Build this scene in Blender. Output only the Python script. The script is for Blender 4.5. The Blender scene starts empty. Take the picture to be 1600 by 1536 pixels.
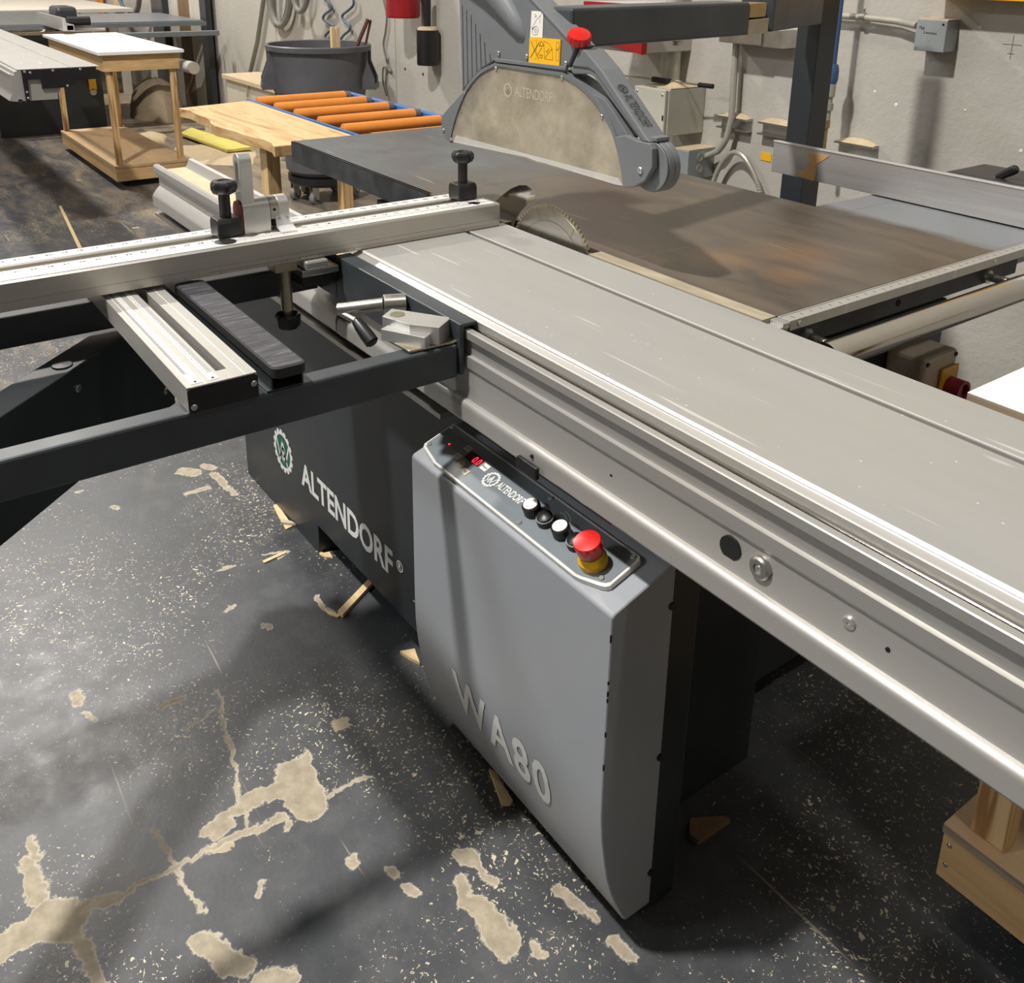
import bpy, bmesh, math, random
from mathutils import Vector, Matrix
import numpy as np
random.seed(7)
S = bpy.context.scene
COL = bpy.context.collection
PI = math.pi

# ------------------------------------------------------------------ camera
CAM = Vector((0, 0, 1.462))
F_PX, PX, PY = 1484.26, 804.26, 429.85
RIGHT = Vector((0.58764019, 0.80898046, 0.01515306))
DOWN = Vector((0.26244861, -0.17285954, -0.94933677))
FWD = Vector((-0.76537555, 0.56184534, -0.31389501))
cd = bpy.data.cameras.new('camera'); cam = bpy.data.objects.new('camera', cd); COL.objects.link(cam)
cd.sensor_fit = 'HORIZONTAL'; cd.sensor_width = 36.0
cd.lens = F_PX * 36.0 / 1600.0
cd.shift_x = (800 - PX) / 1600.0
cd.shift_y = (PY - 768) / 1600.0
cd.clip_start = 0.02; cd.clip_end = 100
M = Matrix((RIGHT, -DOWN, -FWD)).transposed().to_4x4(); M.translation = CAM
cam.matrix_world = M
S.camera = cam

# ------------------------------------------------------------------ world, lights, exposure
w = bpy.data.worlds.new('world'); S.world = w; w.use_nodes = True
w.node_tree.nodes['Background'].inputs[0].default_value = (0.8, 0.86, 1.0, 1)
w.node_tree.nodes['Background'].inputs[1].default_value = 0.02
S.view_settings.view_transform = 'Standard'
S.view_settings.look = 'None'
S.view_settings.exposure = 0.0
S.view_settings.gamma = 1.0
S.view_settings.use_curve_mapping = False

def lamp(name, loc, power, size, color, target=None):
    l = bpy.data.lights.new(name, 'AREA'); l.shape = 'DISK'; l.size = size; l.energy = power; l.color = color
    o = bpy.data.objects.new(name, l); COL.objects.link(o); o.location = loc
    d = Vector(target) - Vector(loc) if target else Vector((0, 0, -1))
    o.rotation_euler = d.to_track_quat('-Z', 'Y').to_euler()
    return o
lamp('bay_or_fill_lamp', (-2.2, -1.4, 6.3), 570, 0.34, (1.0, 0.965, 0.92))
lamp('bay_or_fill_lamp', (-9.2, 0.8, 6.3), 480, 0.5, (1.0, 0.95, 0.89))
lamp('bay_or_fill_lamp', (-14.0, -1.6, 6.3), 200, 0.42, (1.0, 0.95, 0.89))
lamp('bay_or_fill_lamp', (1.0, 1.0, 6.3), 50, 0.38, (1.0, 0.965, 0.92))
lamp('bay_or_fill_lamp', (-4.0, -7.0, 6.3), 330, 1.6, (0.95, 0.97, 1.0))  # wide soft fill added on the camera side, not a high bay fixture

# ------------------------------------------------------------------ measured points: a picture point brought onto a real plane
def ray(u, v):
    return RIGHT * ((u - PX) / F_PX) + DOWN * ((v - PY) / F_PX) + FWD
def ZP(u, v, z):
    d = ray(u, v); return CAM + d * ((z - CAM.z) / d.z)
def YP(u, v, y):
    d = ray(u, v); return CAM + d * ((y - CAM.y) / d.y)
def XP(u, v, x):
    d = ray(u, v); return CAM + d * ((x - CAM.x) / d.x)

# ------------------------------------------------------------------ materials
def srgb(r, g, b):
    f = lambda c: (c / 12.92 if c <= 0.04045 else ((c + 0.055) / 1.055) ** 2.4)
    return (f(r / 255), f(g / 255), f(b / 255), 1)

class NT:
    def __init__(s, name):
        s.m = bpy.data.materials.new(name); s.m.use_nodes = True
        s.t = s.m.node_tree; s.b = s.t.nodes['Principled BSDF']; s._tc = None
    def n(s, typ, **k):
        x = s.t.nodes.new(typ)
        for a, b in k.items(): setattr(x, a, b)
        return x
    def l(s, a, b): s.t.links.new(a, b)
    def tc(s, kind='Object', scale=(1, 1, 1)):
        if s._tc is None: s._tc = s.n('ShaderNodeNewGeometry')
        mp = s.n('ShaderNodeMapping'); s.l(s._tc.outputs['Position'], mp.inputs[0]); mp.inputs['Scale'].default_value = scale
        return mp.outputs[0]
    def noise(s, scale, detail=4, rough=0.55, vec=None, dist=0):
        x = s.n('ShaderNodeTexNoise'); x.inputs['Scale'].default_value = scale; x.inputs['Detail'].default_value = detail
        x.inputs['Roughness'].default_value = rough; x.inputs['Distortion'].default_value = dist
        s.l(vec if vec else s.tc(), x.inputs['Vector']); return x.outputs['Fac']
    def ramp(s, fac, *stops):
        r = s.n('ShaderNodeValToRGB'); e = r.color_ramp.elements
        while len(e) < len(stops): e.new(0.5)
        for i, (p, c) in enumerate(stops):
            e[i].position = p; e[i].color = c if len(c) == 4 else (*c, 1)
        s.l(fac, r.inputs[0]); return r.outputs[0]
    def step(s, fac, a, b):
        x = s.n('ShaderNodeMapRange'); x.inputs['From Min'].default_value = a; x.inputs['From Max'].default_value = b
        x.clamp = True; s.l(fac, x.inputs['Value']); return x.outputs[0]
    def math(s, op, a, b=None, c=None):
        x = s.n('ShaderNodeMath', operation=op)
        for i, q in enumerate((a, b, c)):
            if q is None: continue
            if isinstance(q, (int, float)): x.inputs[i].default_value = q
            else: s.l(q, x.inputs[i])
        return x.outputs[0]
    def mix(s, fac, a, b):
        x = s.n('ShaderNodeMix', data_type='RGBA')
        for i, q in ((0, fac), (6, a), (7, b)):
            if isinstance(q, (int, float)): x.inputs[i].default_value = q
            elif isinstance(q, tuple): x.inputs[i].default_value = q
            else: s.l(q, x.inputs[i])
        return x.outputs[2]
    def base(s, c):
        if isinstance(c, tuple): s.b.inputs['Base Color'].default_value = c
        else: s.l(c, s.b.inputs['Base Color'])
    def rough(s, c):
        if isinstance(c, (int, float)): s.b.inputs['Roughness'].default_value = c
        else: s.l(c, s.b.inputs['Roughness'])
    def bump(s, h, strength=0.2, dist=0.002):
        x = s.n('ShaderNodeBump'); x.inputs['Strength'].default_value = strength; x.inputs['Distance'].default_value = dist
        s.l(h, x.inputs['Height']); s.l(x.outputs[0], s.b.inputs['Normal'])

MAT = {}
def paint(name, col, rough=0.45, metal=0.0, var=0.15, scale=8, bump=0.0, emit=None, streak=None, spec=0.5):
    k = NT(name)
    v = k.tc(scale=streak) if streak else None
    f = k.noise(scale, 5, 0.6, v)
    c2 = tuple(max(0, c * (1 - var)) for c in col[:3]) + (1,)
    c3 = tuple(min(1, c * (1 + var)) for c in col[:3]) + (1,)
    k.base(k.ramp(f, (0.3, c2), (0.7, c3)))
    f2 = k.noise(scale * 3, 3)
    k.rough(k.math('ADD', k.math('MULTIPLY', f2, 0.16), max(0.02, rough - 0.08)))
    k.b.inputs['Metallic'].default_value = metal
    k.b.inputs['Specular IOR Level'].default_value = spec
    if bump: k.bump(f2, bump, 0.001)
    if emit:
        k.b.inputs['Emission Color'].default_value = emit[0]; k.b.inputs['Emission Strength'].default_value = emit[1]
    MAT[name] = k.m; return k.m

paint('anthracite', srgb(43, 47, 50), 0.36, 0, 0.2, 3, 0.05)
paint('anthracite_worn', srgb(56, 61, 65), 0.42, 0, 0.3, 5, 0.05)
paint('box_grey', srgb(152, 155, 160), 0.36, 0, 0.04, 3)
paint('panel_grey', srgb(112, 119, 124), 0.4, 0, 0.05, 5)
paint('hood_grey', srgb(108, 111, 114), 0.42, 0, 0.08, 6, 0.08)
paint('hood_dark', srgb(60, 62, 64), 0.5, 0, 0.1, 6)
paint('black_plastic', srgb(26, 26, 27), 0.38, 0, 0.1, 20, 0.05)
paint('rubber', srgb(30, 30, 31), 0.7, 0, 0.1, 20)
paint('white_plastic', srgb(232, 229, 220), 0.35, 0, 0.02, 10)
paint('red_plastic', srgb(200, 30, 26), 0.32, 0, 0.06, 10)
paint('dark_red', srgb(120, 28, 40), 0.4, 0, 0.06, 10)
paint('red_metal', srgb(150, 26, 30), 0.35, 0, 0.1, 10)
paint('yellow_plastic', srgb(222, 170, 20), 0.4, 0, 0.05, 10)
paint('yellow_label', srgb(240, 180, 25), 0.5, 0, 0.02, 10)
paint('green_plastic', srgb(30, 120, 70), 0.4, 0, 0.05, 10)
paint('logo_green', srgb(18, 92, 70), 0.5, 0, 0.03, 10)
paint('white_print', srgb(225, 225, 222), 0.5, 0, 0.02, 10)
paint('black_print', srgb(22, 22, 22), 0.6, 0, 0.02, 10)
paint('red_display', srgb(70, 4, 6), 0.3, 0, 0.02, 10)
paint('red_digits', (1, 0.02, 0.03, 1), 0.4, 0, 0, 10, emit=((1, 0.03, 0.06, 1), 2.2))
paint('steel', srgb(190, 186, 178), 0.3, 1.0, 0.12, 14, streak=(1, 1, 6))
paint('chrome', srgb(205, 200, 192), 0.13, 1.0, 0.05, 6)
paint('zinc', srgb(185, 183, 176), 0.36, 1.0, 0.15, 20)
paint('cast_silver', srgb(205, 204, 200), 0.33, 0.75, 0.06, 20)
paint('screw_metal', srgb(215, 214, 210), 0.3, 0.9, 0.1, 40)
paint('pine', srgb(196, 162, 116), 0.6, 0, 0.18, 5, 0.1, streak=(6, 6, 0.6))
paint('pine_x', srgb(202, 166, 116), 0.6, 0, 0.2, 5, 0.1, streak=(0.5, 1.5, 9))
paint('ply_face', srgb(190, 160, 122), 0.6, 0, 0.1, 4, streak=(1, 5, 1))
paint('ply_edge', srgb(150, 132, 112), 0.7, 0, 0.4, 6, streak=(1, 1, 60))
paint('white_board', srgb(236, 234, 228), 0.35, 0, 0.02, 20)
paint('orange_roller', srgb(214, 132, 52), 0.45, 0, 0.08, 10)
paint('blue_metal', srgb(64, 118, 184), 0.4, 0, 0.1, 10)
paint('blue_hose', srgb(62, 92, 136), 0.4, 0, 0.08, 10)
paint('dark_hose', srgb(70, 92, 108), 0.5, 0, 0.08, 10)
paint('grey_barrel', srgb(88, 88, 92), 0.5, 0, 0.16, 6, 0.1)
paint('grey_hose', srgb(120, 118, 112), 0.6, 0, 0.1, 10)
paint('enclosure', srgb(186, 183, 170), 0.45, 0, 0.05, 6)
paint('beige_box', srgb(186, 172, 152), 0.5, 0, 0.06, 6)
paint('junction_grey', srgb(150, 156, 158), 0.4, 0.2, 0.08, 10)
paint('conduit_paint', srgb(178, 174, 162), 0.4, 0.3, 0.08, 10)
paint('sack', srgb(176, 158, 130), 0.9, 0, 0.15, 6, 0.2)
paint('dust', srgb(192, 174, 144), 0.95, 0, 0.12, 30, 0.4)
paint('crate_white', srgb(196, 190, 178), 0.6, 0, 0.07, 6)
paint('brown_board', srgb(120, 96, 66), 0.7, 0, 0.2, 4, streak=(5, 5, 1))
paint('dark_wood', srgb(86, 46, 34), 0.5, 0, 0.2, 10)
paint('yellow_board', srgb(206, 194, 104), 0.6, 0, 0.08, 10)
paint('insert_wood', srgb(158, 147, 126), 0.7, 0, 0.25, 12, streak=(1, 10, 1))
paint('scrap_wood', srgb(214, 188, 144), 0.7, 0, 0.15, 20, streak=(1, 10, 1))
paint('brass', srgb(170, 150, 100), 0.4, 0.7, 0.15, 10)
paint('tyre', srgb(120, 120, 118), 0.6, 0, 0.1, 10)
paint('gold_steel', srgb(176, 166, 146), 0.32, 0.9, 0.15, 10)
paint('pale_print', srgb(205, 206, 202), 0.5, 0, 0.02, 10)
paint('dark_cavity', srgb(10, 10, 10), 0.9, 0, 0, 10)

def aluminium(name, col, rough, streak, var=0.06, scratch=0.0, metal=0.85, dusty=0.0):
    k = NT(name)
    f = k.noise(4, 4, 0.6, k.tc(scale=streak))
    g = k.noise(2.2, 5, 0.6)
    c = srgb(*col)
    lo = tuple(x * (1 - var) for x in c[:3]) + (1,); hi = tuple(min(1, x * (1 + var)) for x in c[:3]) + (1,)
    base = k.ramp(f, (0.35, lo), (0.65, hi))
    warm = tuple(x * y for x, y in zip(c[:3], (1.0, 0.95, 0.88))) + (1,)
    base = k.mix(k.math('MULTIPLY', k.step(g, 0.45, 0.7), 0.5), base, warm)
    r = k.math('ADD', k.math('MULTIPLY', g, 0.14), rough - 0.07)
    if scratch:
        tot = None
        for a, sc in ((0.5, (3, 60, 1)), (-0.9, (4, 70, 1)), (1.9, (2.5, 55, 1))):
            mp = k.n('ShaderNodeMapping'); k.l(k.tc(), mp.inputs[0]); mp.inputs['Rotation'].default_value = (0, 0, a); mp.inputs['Scale'].default_value = sc
            nn = k.noise(1.0, 1.0, 0.4, mp.outputs[0], 0.3)
            q = k.step(nn, 0.735, 0.77)
            tot = q if tot is None else k.math('MAXIMUM', tot, q)
        base = k.mix(k.math('MULTIPLY', tot, scratch), base, (0.95, 0.93, 0.9, 1))
        sp = k.n('ShaderNodeTexVoronoi'); sp.inputs['Scale'].default_value = 34; k.l(k.tc(), sp.inputs[0])
        base = k.mix(k.math('MULTIPLY', k.step(sp.outputs['Distance'], 0.07, 0.03), 0.6), base, (0.9, 0.88, 0.82, 1))
    k.base(base); k.rough(r); k.b.inputs['Metallic'].default_value = metal
    MAT[name] = k.m
aluminium('alu_table', (168, 167, 163), 0.5, (1, 4, 1), 0.03, 0.35, 0.4)
aluminium('alu_rail', (190, 188, 184), 0.36, (1, 60, 60), 0.015, 0, 0.6)
aluminium('alu_side', (172, 170, 165), 0.42, (1, 40, 40), 0.015, 0, 0.5)
aluminium('alu_fence', (188, 184, 177), 0.34, (50, 1, 50), 0.03, 0, 0.7)
aluminium('alu_white', (214, 213, 209), 0.42, (40, 1, 1), 0.02, 0, 0.25)
aluminium('alu_ruler', (184, 182, 176), 0.42, (1, 40, 1), 0.05, 0.2, 0.5)
aluminium('alu_rip', (186, 184, 182), 0.3, (1, 1, 30), 0.08, 0, 0.55)

def mk_cast():
    k = NT('cast_table')
    v = k.tc(scale=(1, 4, 1)); f = k.noise(3.5, 6, 0.62, v, 0.4)
    brown = k.ramp(f, (0.25, srgb(74, 66, 58)), (0.5, srgb(98, 88, 77)), (0.65, srgb(110, 98, 84)), (0.9, srgb(122, 104, 82)))
    g = k.noise(6, 4, 0.6); 
    pos = k.n('ShaderNodeSeparateXYZ'); k.l(k._tc.outputs['Position'], pos.inputs[0])
    # worn blue-grey paint on the outfeed part and by the rip fence
    nx = k.math('ADD', pos.outputs[0], k.math('MULTIPLY', k.math('SUBTRACT', f, 0.5), 0.5))
    left = k.step(k.math('ADD', nx, k.math('MULTIPLY', pos.outputs[1], -0.15)), -2.10, -2.45)
    grey = k.ramp(g, (0.3, srgb(84, 88, 90)), (0.7, srgb(104, 108, 109)))
    c = k.mix(left, brown, grey)
    ny = k.math('ADD', pos.outputs[1], k.math('MULTIPLY', k.math('SUBTRACT', f, 0.5), 0.1))
    rear = k.math('MULTIPLY', k.step(ny, 1.90, 1.95), k.step(pos.outputs[0], -1.42, -1.38))
    c = k.mix(rear, c, srgb(140, 143, 146))
    for cx, cy, rr in ((-1.15, 1.55, 0.10), (-1.06, 1.42, 0.06), (-1.2, 1.40, 0.07)):
        d = k.n('ShaderNodeVectorMath', operation='DISTANCE'); k.l(k._tc.outputs['Position'], d.inputs[0]); d.inputs[1].default_value = (cx, cy, 0.91)
        m = k.math('MULTIPLY', k.step(k.math('ADD', d.outputs['Value'], k.math('MULTIPLY', f, -0.04)), rr, 0), 0.35)
        c = k.mix(m, c, srgb(160, 122, 82))
    mp = k.n('ShaderNodeMapping'); k.l(k.tc(), mp.inputs[0]); mp.inputs['Rotation'].default_value = (0, 0, 0.2); mp.inputs['Scale'].default_value = (4, 60, 1)
    sc = k.step(k.noise(1, 1, 0.4, mp.outputs[0]), 0.74, 0.78)
    c = k.mix(k.math('MULTIPLY', sc, 0.35), c, srgb(190, 180, 165))
    k.base(c); k.rough(k.math('ADD', k.math('MULTIPLY', f, 0.25), 0.22)); k.b.inputs['Metallic'].default_value = 0.35
    k.bump(g, 0.05); MAT['cast_table'] = k.m
mk_cast()

def mk_wall():
    k = NT('painted_wall')
    f = k.noise(0.8, 5, 0.6); g = k.noise(45, 4, 0.6); h = k.noise(3, 6, 0.7)
    c = k.ramp(f, (0.3, srgb(170, 166, 157)), (0.7, srgb(184, 180, 171)))
    c = k.mix(k.math('MULTIPLY', k.step(h, 0.55, 0.75), 0.35), c, srgb(160, 152, 138))
    v = k.n('ShaderNodeTexVoronoi'); v.inputs['Scale'].default_value = 2.6; k.l(k.tc(), v.inputs[0])
    c = k.mix(k.step(v.outputs['Distance'], 0.03, 0.02), c, srgb(226, 224, 216))
    k.base(c); k.rough(0.7); k.bump(g, 0.5, 0.004); MAT['painted_wall'] = k.m
mk_wall()
paint('plain_wall', srgb(182, 178, 168), 0.8, 0, 0.06, 1)
paint('ceiling_paint', srgb(150, 150, 150), 0.9, 0, 0.05, 1)

def mk_floor():
    k = NT('worn_floor')
    k.tc(); P = k._tc.outputs['Position']
    # wobbling coordinates so that the bare patches get ragged edges
    nz = k.n('ShaderNodeTexNoise'); nz.inputs['Scale'].default_value = 26; nz.inputs['Detail'].default_value = 6; nz.inputs['Roughness'].default_value = 0.65
    k.l(P, nz.inputs['Vector'])
    sub = k.n('ShaderNodeVectorMath', operation='SUBTRACT'); k.l(nz.outputs['Color'], sub.inputs[0]); sub.inputs[1].default_value = (0.5, 0.5, 0.5)
    scl = k.n('ShaderNodeVectorMath', operation='SCALE'); k.l(sub.outputs[0], scl.inputs[0]); scl.inputs['Scale'].default_value = 0.05
    add = k.n('ShaderNodeVectorMath', operation='ADD'); k.l(P, add.inputs[0]); k.l(scl.outputs[0], add.inputs[1])
    fl = k.n('ShaderNodeVectorMath', operation='MULTIPLY'); k.l(add.outputs[0], fl.inputs[0]); fl.inputs[1].default_value = (1, 1, 0)
    W = fl.outputs[0]
    def capsule(a, b, r0):
        A = ZP(*a, 0); B = ZP(*b, 0); A.z = B.z = 0; BA = B - A
        pa = k.n('ShaderNodeVectorMath', operation='SUBTRACT'); k.l(W, pa.inputs[0]); pa.inputs[1].default_value = A
        dt = k.n('ShaderNodeVectorMath', operation='DOT_PRODUCT'); k.l(pa.outputs[0], dt.inputs[0]); dt.inputs[1].default_value = BA / max(BA.length_squared, 1e-8)
        cl = k.n('ShaderNodeClamp'); k.l(dt.outputs['Value'], cl.inputs[0])
        sc = k.n('ShaderNodeVectorMath', operation='SCALE'); sc.inputs[0].default_value = BA; k.l(cl.outputs[0], sc.inputs['Scale'])
        ds = k.n('ShaderNodeVectorMath', operation='DISTANCE'); k.l(pa.outputs[0], ds.inputs[0]); k.l(sc.outputs[0], ds.inputs[1])
        return k.math('SUBTRACT', ds.outputs['Value'], r0)
    caps = [((40, 1350), (62, 1400), .016), ((82, 1432), (100, 1440), .036), ((60, 1450), (-30, 1500), .026), ((120, 1425), (180, 1402), .013), ((180, 1402), (272, 1356), .005),
            ((272, 1356), (340, 1320), .004), ((340, 1320), (440, 1278), .008), ((110, 1450), (160, 1540), .010),
            ((458, 1205), (482, 1262), .032), ((478, 1184), (470, 1200), .012), ((440, 1232), (395, 1248), .018), ((395, 1248), (318, 1302), .010), ((350, 1290), (340, 1300), .012),
            ((340, 1081), (386, 1290), .003), ((238, 1297), (315, 1428), .003), ((318, 1474), (376, 1512), .019), ((252, 1106), (285, 1090), .007),
            ((46, 1308), (62, 1340), .008), ((412, 1530), (450, 1528), .016), ((511, 1242), (573, 1213), .004), ((409, 1383), (408, 1398), .005), ((447, 1288), (448, 1294), .007),
            ((553, 1340), (554, 1346), .008), ((612, 1358), (622, 1366), .007), ((640, 1385), (648, 1395), .009),
            ((720, 1335), (742, 1345), .014), ((742, 1345), (768, 1380), .008), ((717, 1375), (726, 1410), .011), ((745, 1415), (768, 1440), .020), ((772, 1450), (786, 1476), .026),
            ((875, 1392), (905, 1418), .010), ((905, 1418), (930, 1435), .006), ((960, 1470), (990, 1496), .010), ((838, 1480), (846, 1492), .008),
            ((286, 736), (304, 738), .020), ((322, 728), (330, 732), .013), ((338, 742), (366, 772), .009), ((290, 772), (324, 762), .007), ((177, 793), (182, 794), .006),
            ((120, 768), (130, 766), .006), ((412, 978), (418, 980), .008), ((355, 952), (362, 948), .006), ((345, 890), (366, 884), .005), ((118, 1082), (125, 1100), .008), ((130, 1112), (150, 1125), .004),
            ((433, 872), (450, 862), .003), ((412, 868), (446, 862), .002), ((492, 935), (520, 960), .006), ((335, 1110), (290, 1140), .003), ((90, 640), (-10, 655), .012), ((330, 740), (350, 760), .006)]
    tot = None
    for a, b, r in caps:
        d = capsule(a, b, r); tot = d if tot is None else k.math('MINIMUM', tot, d)
    patch = k.step(tot, 0.0015, -0.0005)
    rim = k.step(k.math('ABSOLUTE', tot), 0.0035, 0.0)
    # random chips
    v = k.n('ShaderNodeTexVoronoi'); v.inputs['Scale'].default_value = 7.0; k.l(W, v.inputs[0]); v.inputs['Randomness'].default_value = 1
    sep = k.n('ShaderNodeSeparateColor'); k.l(v.outputs['Color'], sep.inputs[0])
    rr = k.math('MULTIPLY', k.math('POWER', sep.outputs[0], 4.0), 0.16)
    chips = k.step(k.math('SUBTRACT', v.outputs['Distance'], rr), 0.004, -0.004)
    # fine specks, denser in some areas
    dens = k.noise(2.2, 3, 0.5)
    def specks(scale, lim):
        q = k.n('ShaderNodeTexVoronoi'); q.inputs['Scale'].default_value = scale; k.l(W, q.inputs[0])
        sp = k.n('ShaderNodeSeparateColor'); k.l(q.outputs['Color'], sp.inputs[0])
        return k.step(k.math('SUBTRACT', q.outputs['Distance'], k.math('MULTIPLY', k.math('MULTIPLY', sp.outputs[1], k.step(dens, 0.32, 0.62)), lim)), 0.0, -0.03)
    s1 = k.math('MAXIMUM', specks(110, 0.34), specks(190, 0.34)); s2 = specks(46, 0.14)
    # scratches
    scr = None
    for a, sc in ((0.35, (1.6, 46, 1)), (-0.75, (2.0, 60, 1)), (1.45, (1.3, 50, 1))):
        mp = k.n('ShaderNodeMapping'); k.l(P, mp.inputs[0]); mp.inputs['Rotation'].default_value = (0, 0, a); mp.inputs['Scale'].default_value = sc
        q = k.step(k.noise(1, 1.5, 0.5, mp.outputs[0], 0.25), 0.745, 0.775); scr = q if scr is None else k.math('MAXIMUM', scr, q)
    big = k.noise(1.3, 5, 0.6); fine = k.noise(14, 5, 0.65)
    c = k.ramp(big, (0.3, srgb(58, 60, 63)), (0.7, srgb(74, 76, 79)))
    c = k.mix(k.math('MULTIPLY', k.step(fine, 0.45, 0.8), 0.45), c, srgb(100, 101, 101))
    # sawdust film far from the saw
    sx = k.n('ShaderNodeSeparateXYZ'); k.l(P, sx.inputs[0])
    mpd = k.n('ShaderNodeMapping'); k.l(P, mpd.inputs[0]); mpd.inputs['Scale'].default_value = (0.8, 3.0, 1); mpd.inputs['Rotation'].default_value = (0, 0, 0.5)
    dn = k.noise(2.6, 7, 0.68, mpd.outputs[0], 0.8)
    far = k.step(sx.outputs[0], -2.9, -6.5)
    rearf = k.step(sx.outputs[1], 1.2, 2.6)
    film = k.math('MULTIPLY', k.step(k.math('ADD', dn, k.math('ADD', k.math('MULTIPLY', far, 0.10), k.math('MULTIPLY', rearf, 0.22))), 0.56, 0.95), 0.75)
    c = k.mix(k.math('MULTIPLY', film, k.step(sx.outputs[0], -2.2, -3.4)), c, srgb(170, 150, 122))
    bare = k.ramp(k.noise(40, 4, 0.6), (0.35, srgb(146, 136, 117)), (0.65, srgb(170, 159, 138)))
    c = k.mix(k.math('MULTIPLY', scr, 0.45), c, srgb(180, 170, 150))
    c = k.mix(s1, c, srgb(205, 194, 166)); c = k.mix(s2, c, srgb(214, 204, 176))
    c = k.mix(k.math('MULTIPLY', chips, 0.8), c, srgb(186, 170, 142))
    c = k.mix(patch, c, bare)
    c = k.mix(k.math('MULTIPLY', rim, 0.35), c, srgb(226, 218, 196))
    k.base(c)
    r = k.math('ADD', k.math('MULTIPLY', fine, 0.3), 0.26)
    r = k.math('MAXIMUM', r, k.math('MULTIPLY', k.math('MAXIMUM', patch, film), 0.8))
    k.rough(r); k.b.inputs['Specular IOR Level'].default_value = 0.5
    k.bump(k.math('ADD', k.math('MULTIPLY', k.noise(120, 3, 0.6), 0.35), k.math('MULTIPLY', patch, -0.5)), 0.35, 0.002)
    MAT['worn_floor'] = k.m
mk_floor()

def mk_acrylic():
    k = NT('dusty_acrylic')
    f = k.noise(14, 5, 0.6); pos = k.tc()
    k.base(k.ramp(f, (0.3, srgb(176, 168, 152)), (0.7, srgb(206, 198, 180))))
    k.rough(0.35); k.b.inputs['IOR'].default_value = 1.35
    t = k.n('ShaderNodeBsdfTransparent'); t.inputs[0].default_value = (0.90, 0.87, 0.80, 1)
    mx = k.n('ShaderNodeMixShader'); g = k.noise(7, 5, 0.6)
    k.l(k.math('ADD', k.math('MULTIPLY', k.step(g, 0.35, 0.65), 0.25), 0.28), mx.inputs[0])
    k.l(t.outputs[0], mx.inputs[1]); k.l(k.b.outputs[0], mx.inputs[2])
    k.l(mx.outputs[0], k.t.nodes['Material Output'].inputs[0]); MAT['dusty_acrylic'] = k.m
    k = NT('clear_plastic'); k.base((0.95, 0.95, 0.95, 1)); k.rough(0.12)
    t = k.n('ShaderNodeBsdfTransparent'); mx = k.n('ShaderNodeMixShader'); mx.inputs[0].default_value = 0.35
    k.l(t.outputs[0], mx.inputs[1]); k.l(k.b.outputs[0], mx.inputs[2]); k.l(mx.outputs[0], k.t.nodes['Material Output'].inputs[0]); MAT['clear_plastic'] = k.m
mk_acrylic()
def mk_wood():
    k = NT('plank_grain')
    mp = k.n('ShaderNodeMapping'); k.l(k.tc(), mp.inputs[0]); mp.inputs['Scale'].default_value = (0.9, 9, 9); mp.inputs['Rotation'].default_value = (0, 0, 0.03)
    f = k.noise(2.0, 5, 0.6, mp.outputs[0], 0.8)
    k.base(k.ramp(f, (0.3, srgb(158, 116, 74)), (0.42, srgb(192, 154, 106)), (0.5, srgb(210, 178, 130)), (0.6, srgb(196, 160, 110)), (0.72, srgb(136, 94, 60))))
    k.rough(0.55); MAT['plank_grain'] = k.m
    k = NT('post_grain')
    mp = k.n('ShaderNodeMapping'); k.l(k.tc(), mp.inputs[0]); mp.inputs['Scale'].default_value = (28, 28, 1.6)
    f = k.noise(1.6, 3, 0.5, mp.outputs[0], 1.2)
    k.base(k.ramp(f, (0.35, srgb(150, 108, 66)), (0.47, srgb(196, 158, 108)), (0.6, srgb(216, 184, 136))))
    k.rough(0.55); MAT['post_grain'] = k.m
    k = NT('scuffed_pad')
    mp = k.n('ShaderNodeMapping'); k.l(k.tc(), mp.inputs[0]); mp.inputs['Scale'].default_value = (60, 6, 1); mp.inputs['Rotation'].default_value = (0, 0, 0.15)
    f = k.noise(2, 6, 0.7, mp.outputs[0])
    k.base(k.ramp(f, (0.45, srgb(44, 44, 48)), (0.62, srgb(74, 74, 78)), (0.78, srgb(150, 150, 150)))); k.rough(0.55); MAT['scuffed_pad'] = k.m
    k = NT('worn_black_panel')
    f = k.noise(9, 6, 0.6); k.base(k.ramp(f, (0.4, srgb(40, 42, 44)), (0.65, srgb(66, 70, 70)), (0.8, srgb(120, 116, 104)))); k.rough(0.45); MAT['worn_black_panel'] = k.m
mk_wood()

# ------------------------------------------------------------------ mesh building
def tag(o, label=None, cat=None, group=None, kind=None):
    if label: o['label'] = label
    if cat: o['category'] = cat
    if group: o['group'] = group
    if kind: o['kind'] = kind
    return o
def empty(name, loc, label, cat, group=None):
    o = bpy.data.objects.new(name, None); COL.objects.link(o); o.location = loc; o.empty_display_size = 0.1
    return tag(o, label, cat, group)
def wloc(o):
    p = Vector((0, 0, 0))
    while o: p += o.location; o = o.parent
    return p

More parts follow.
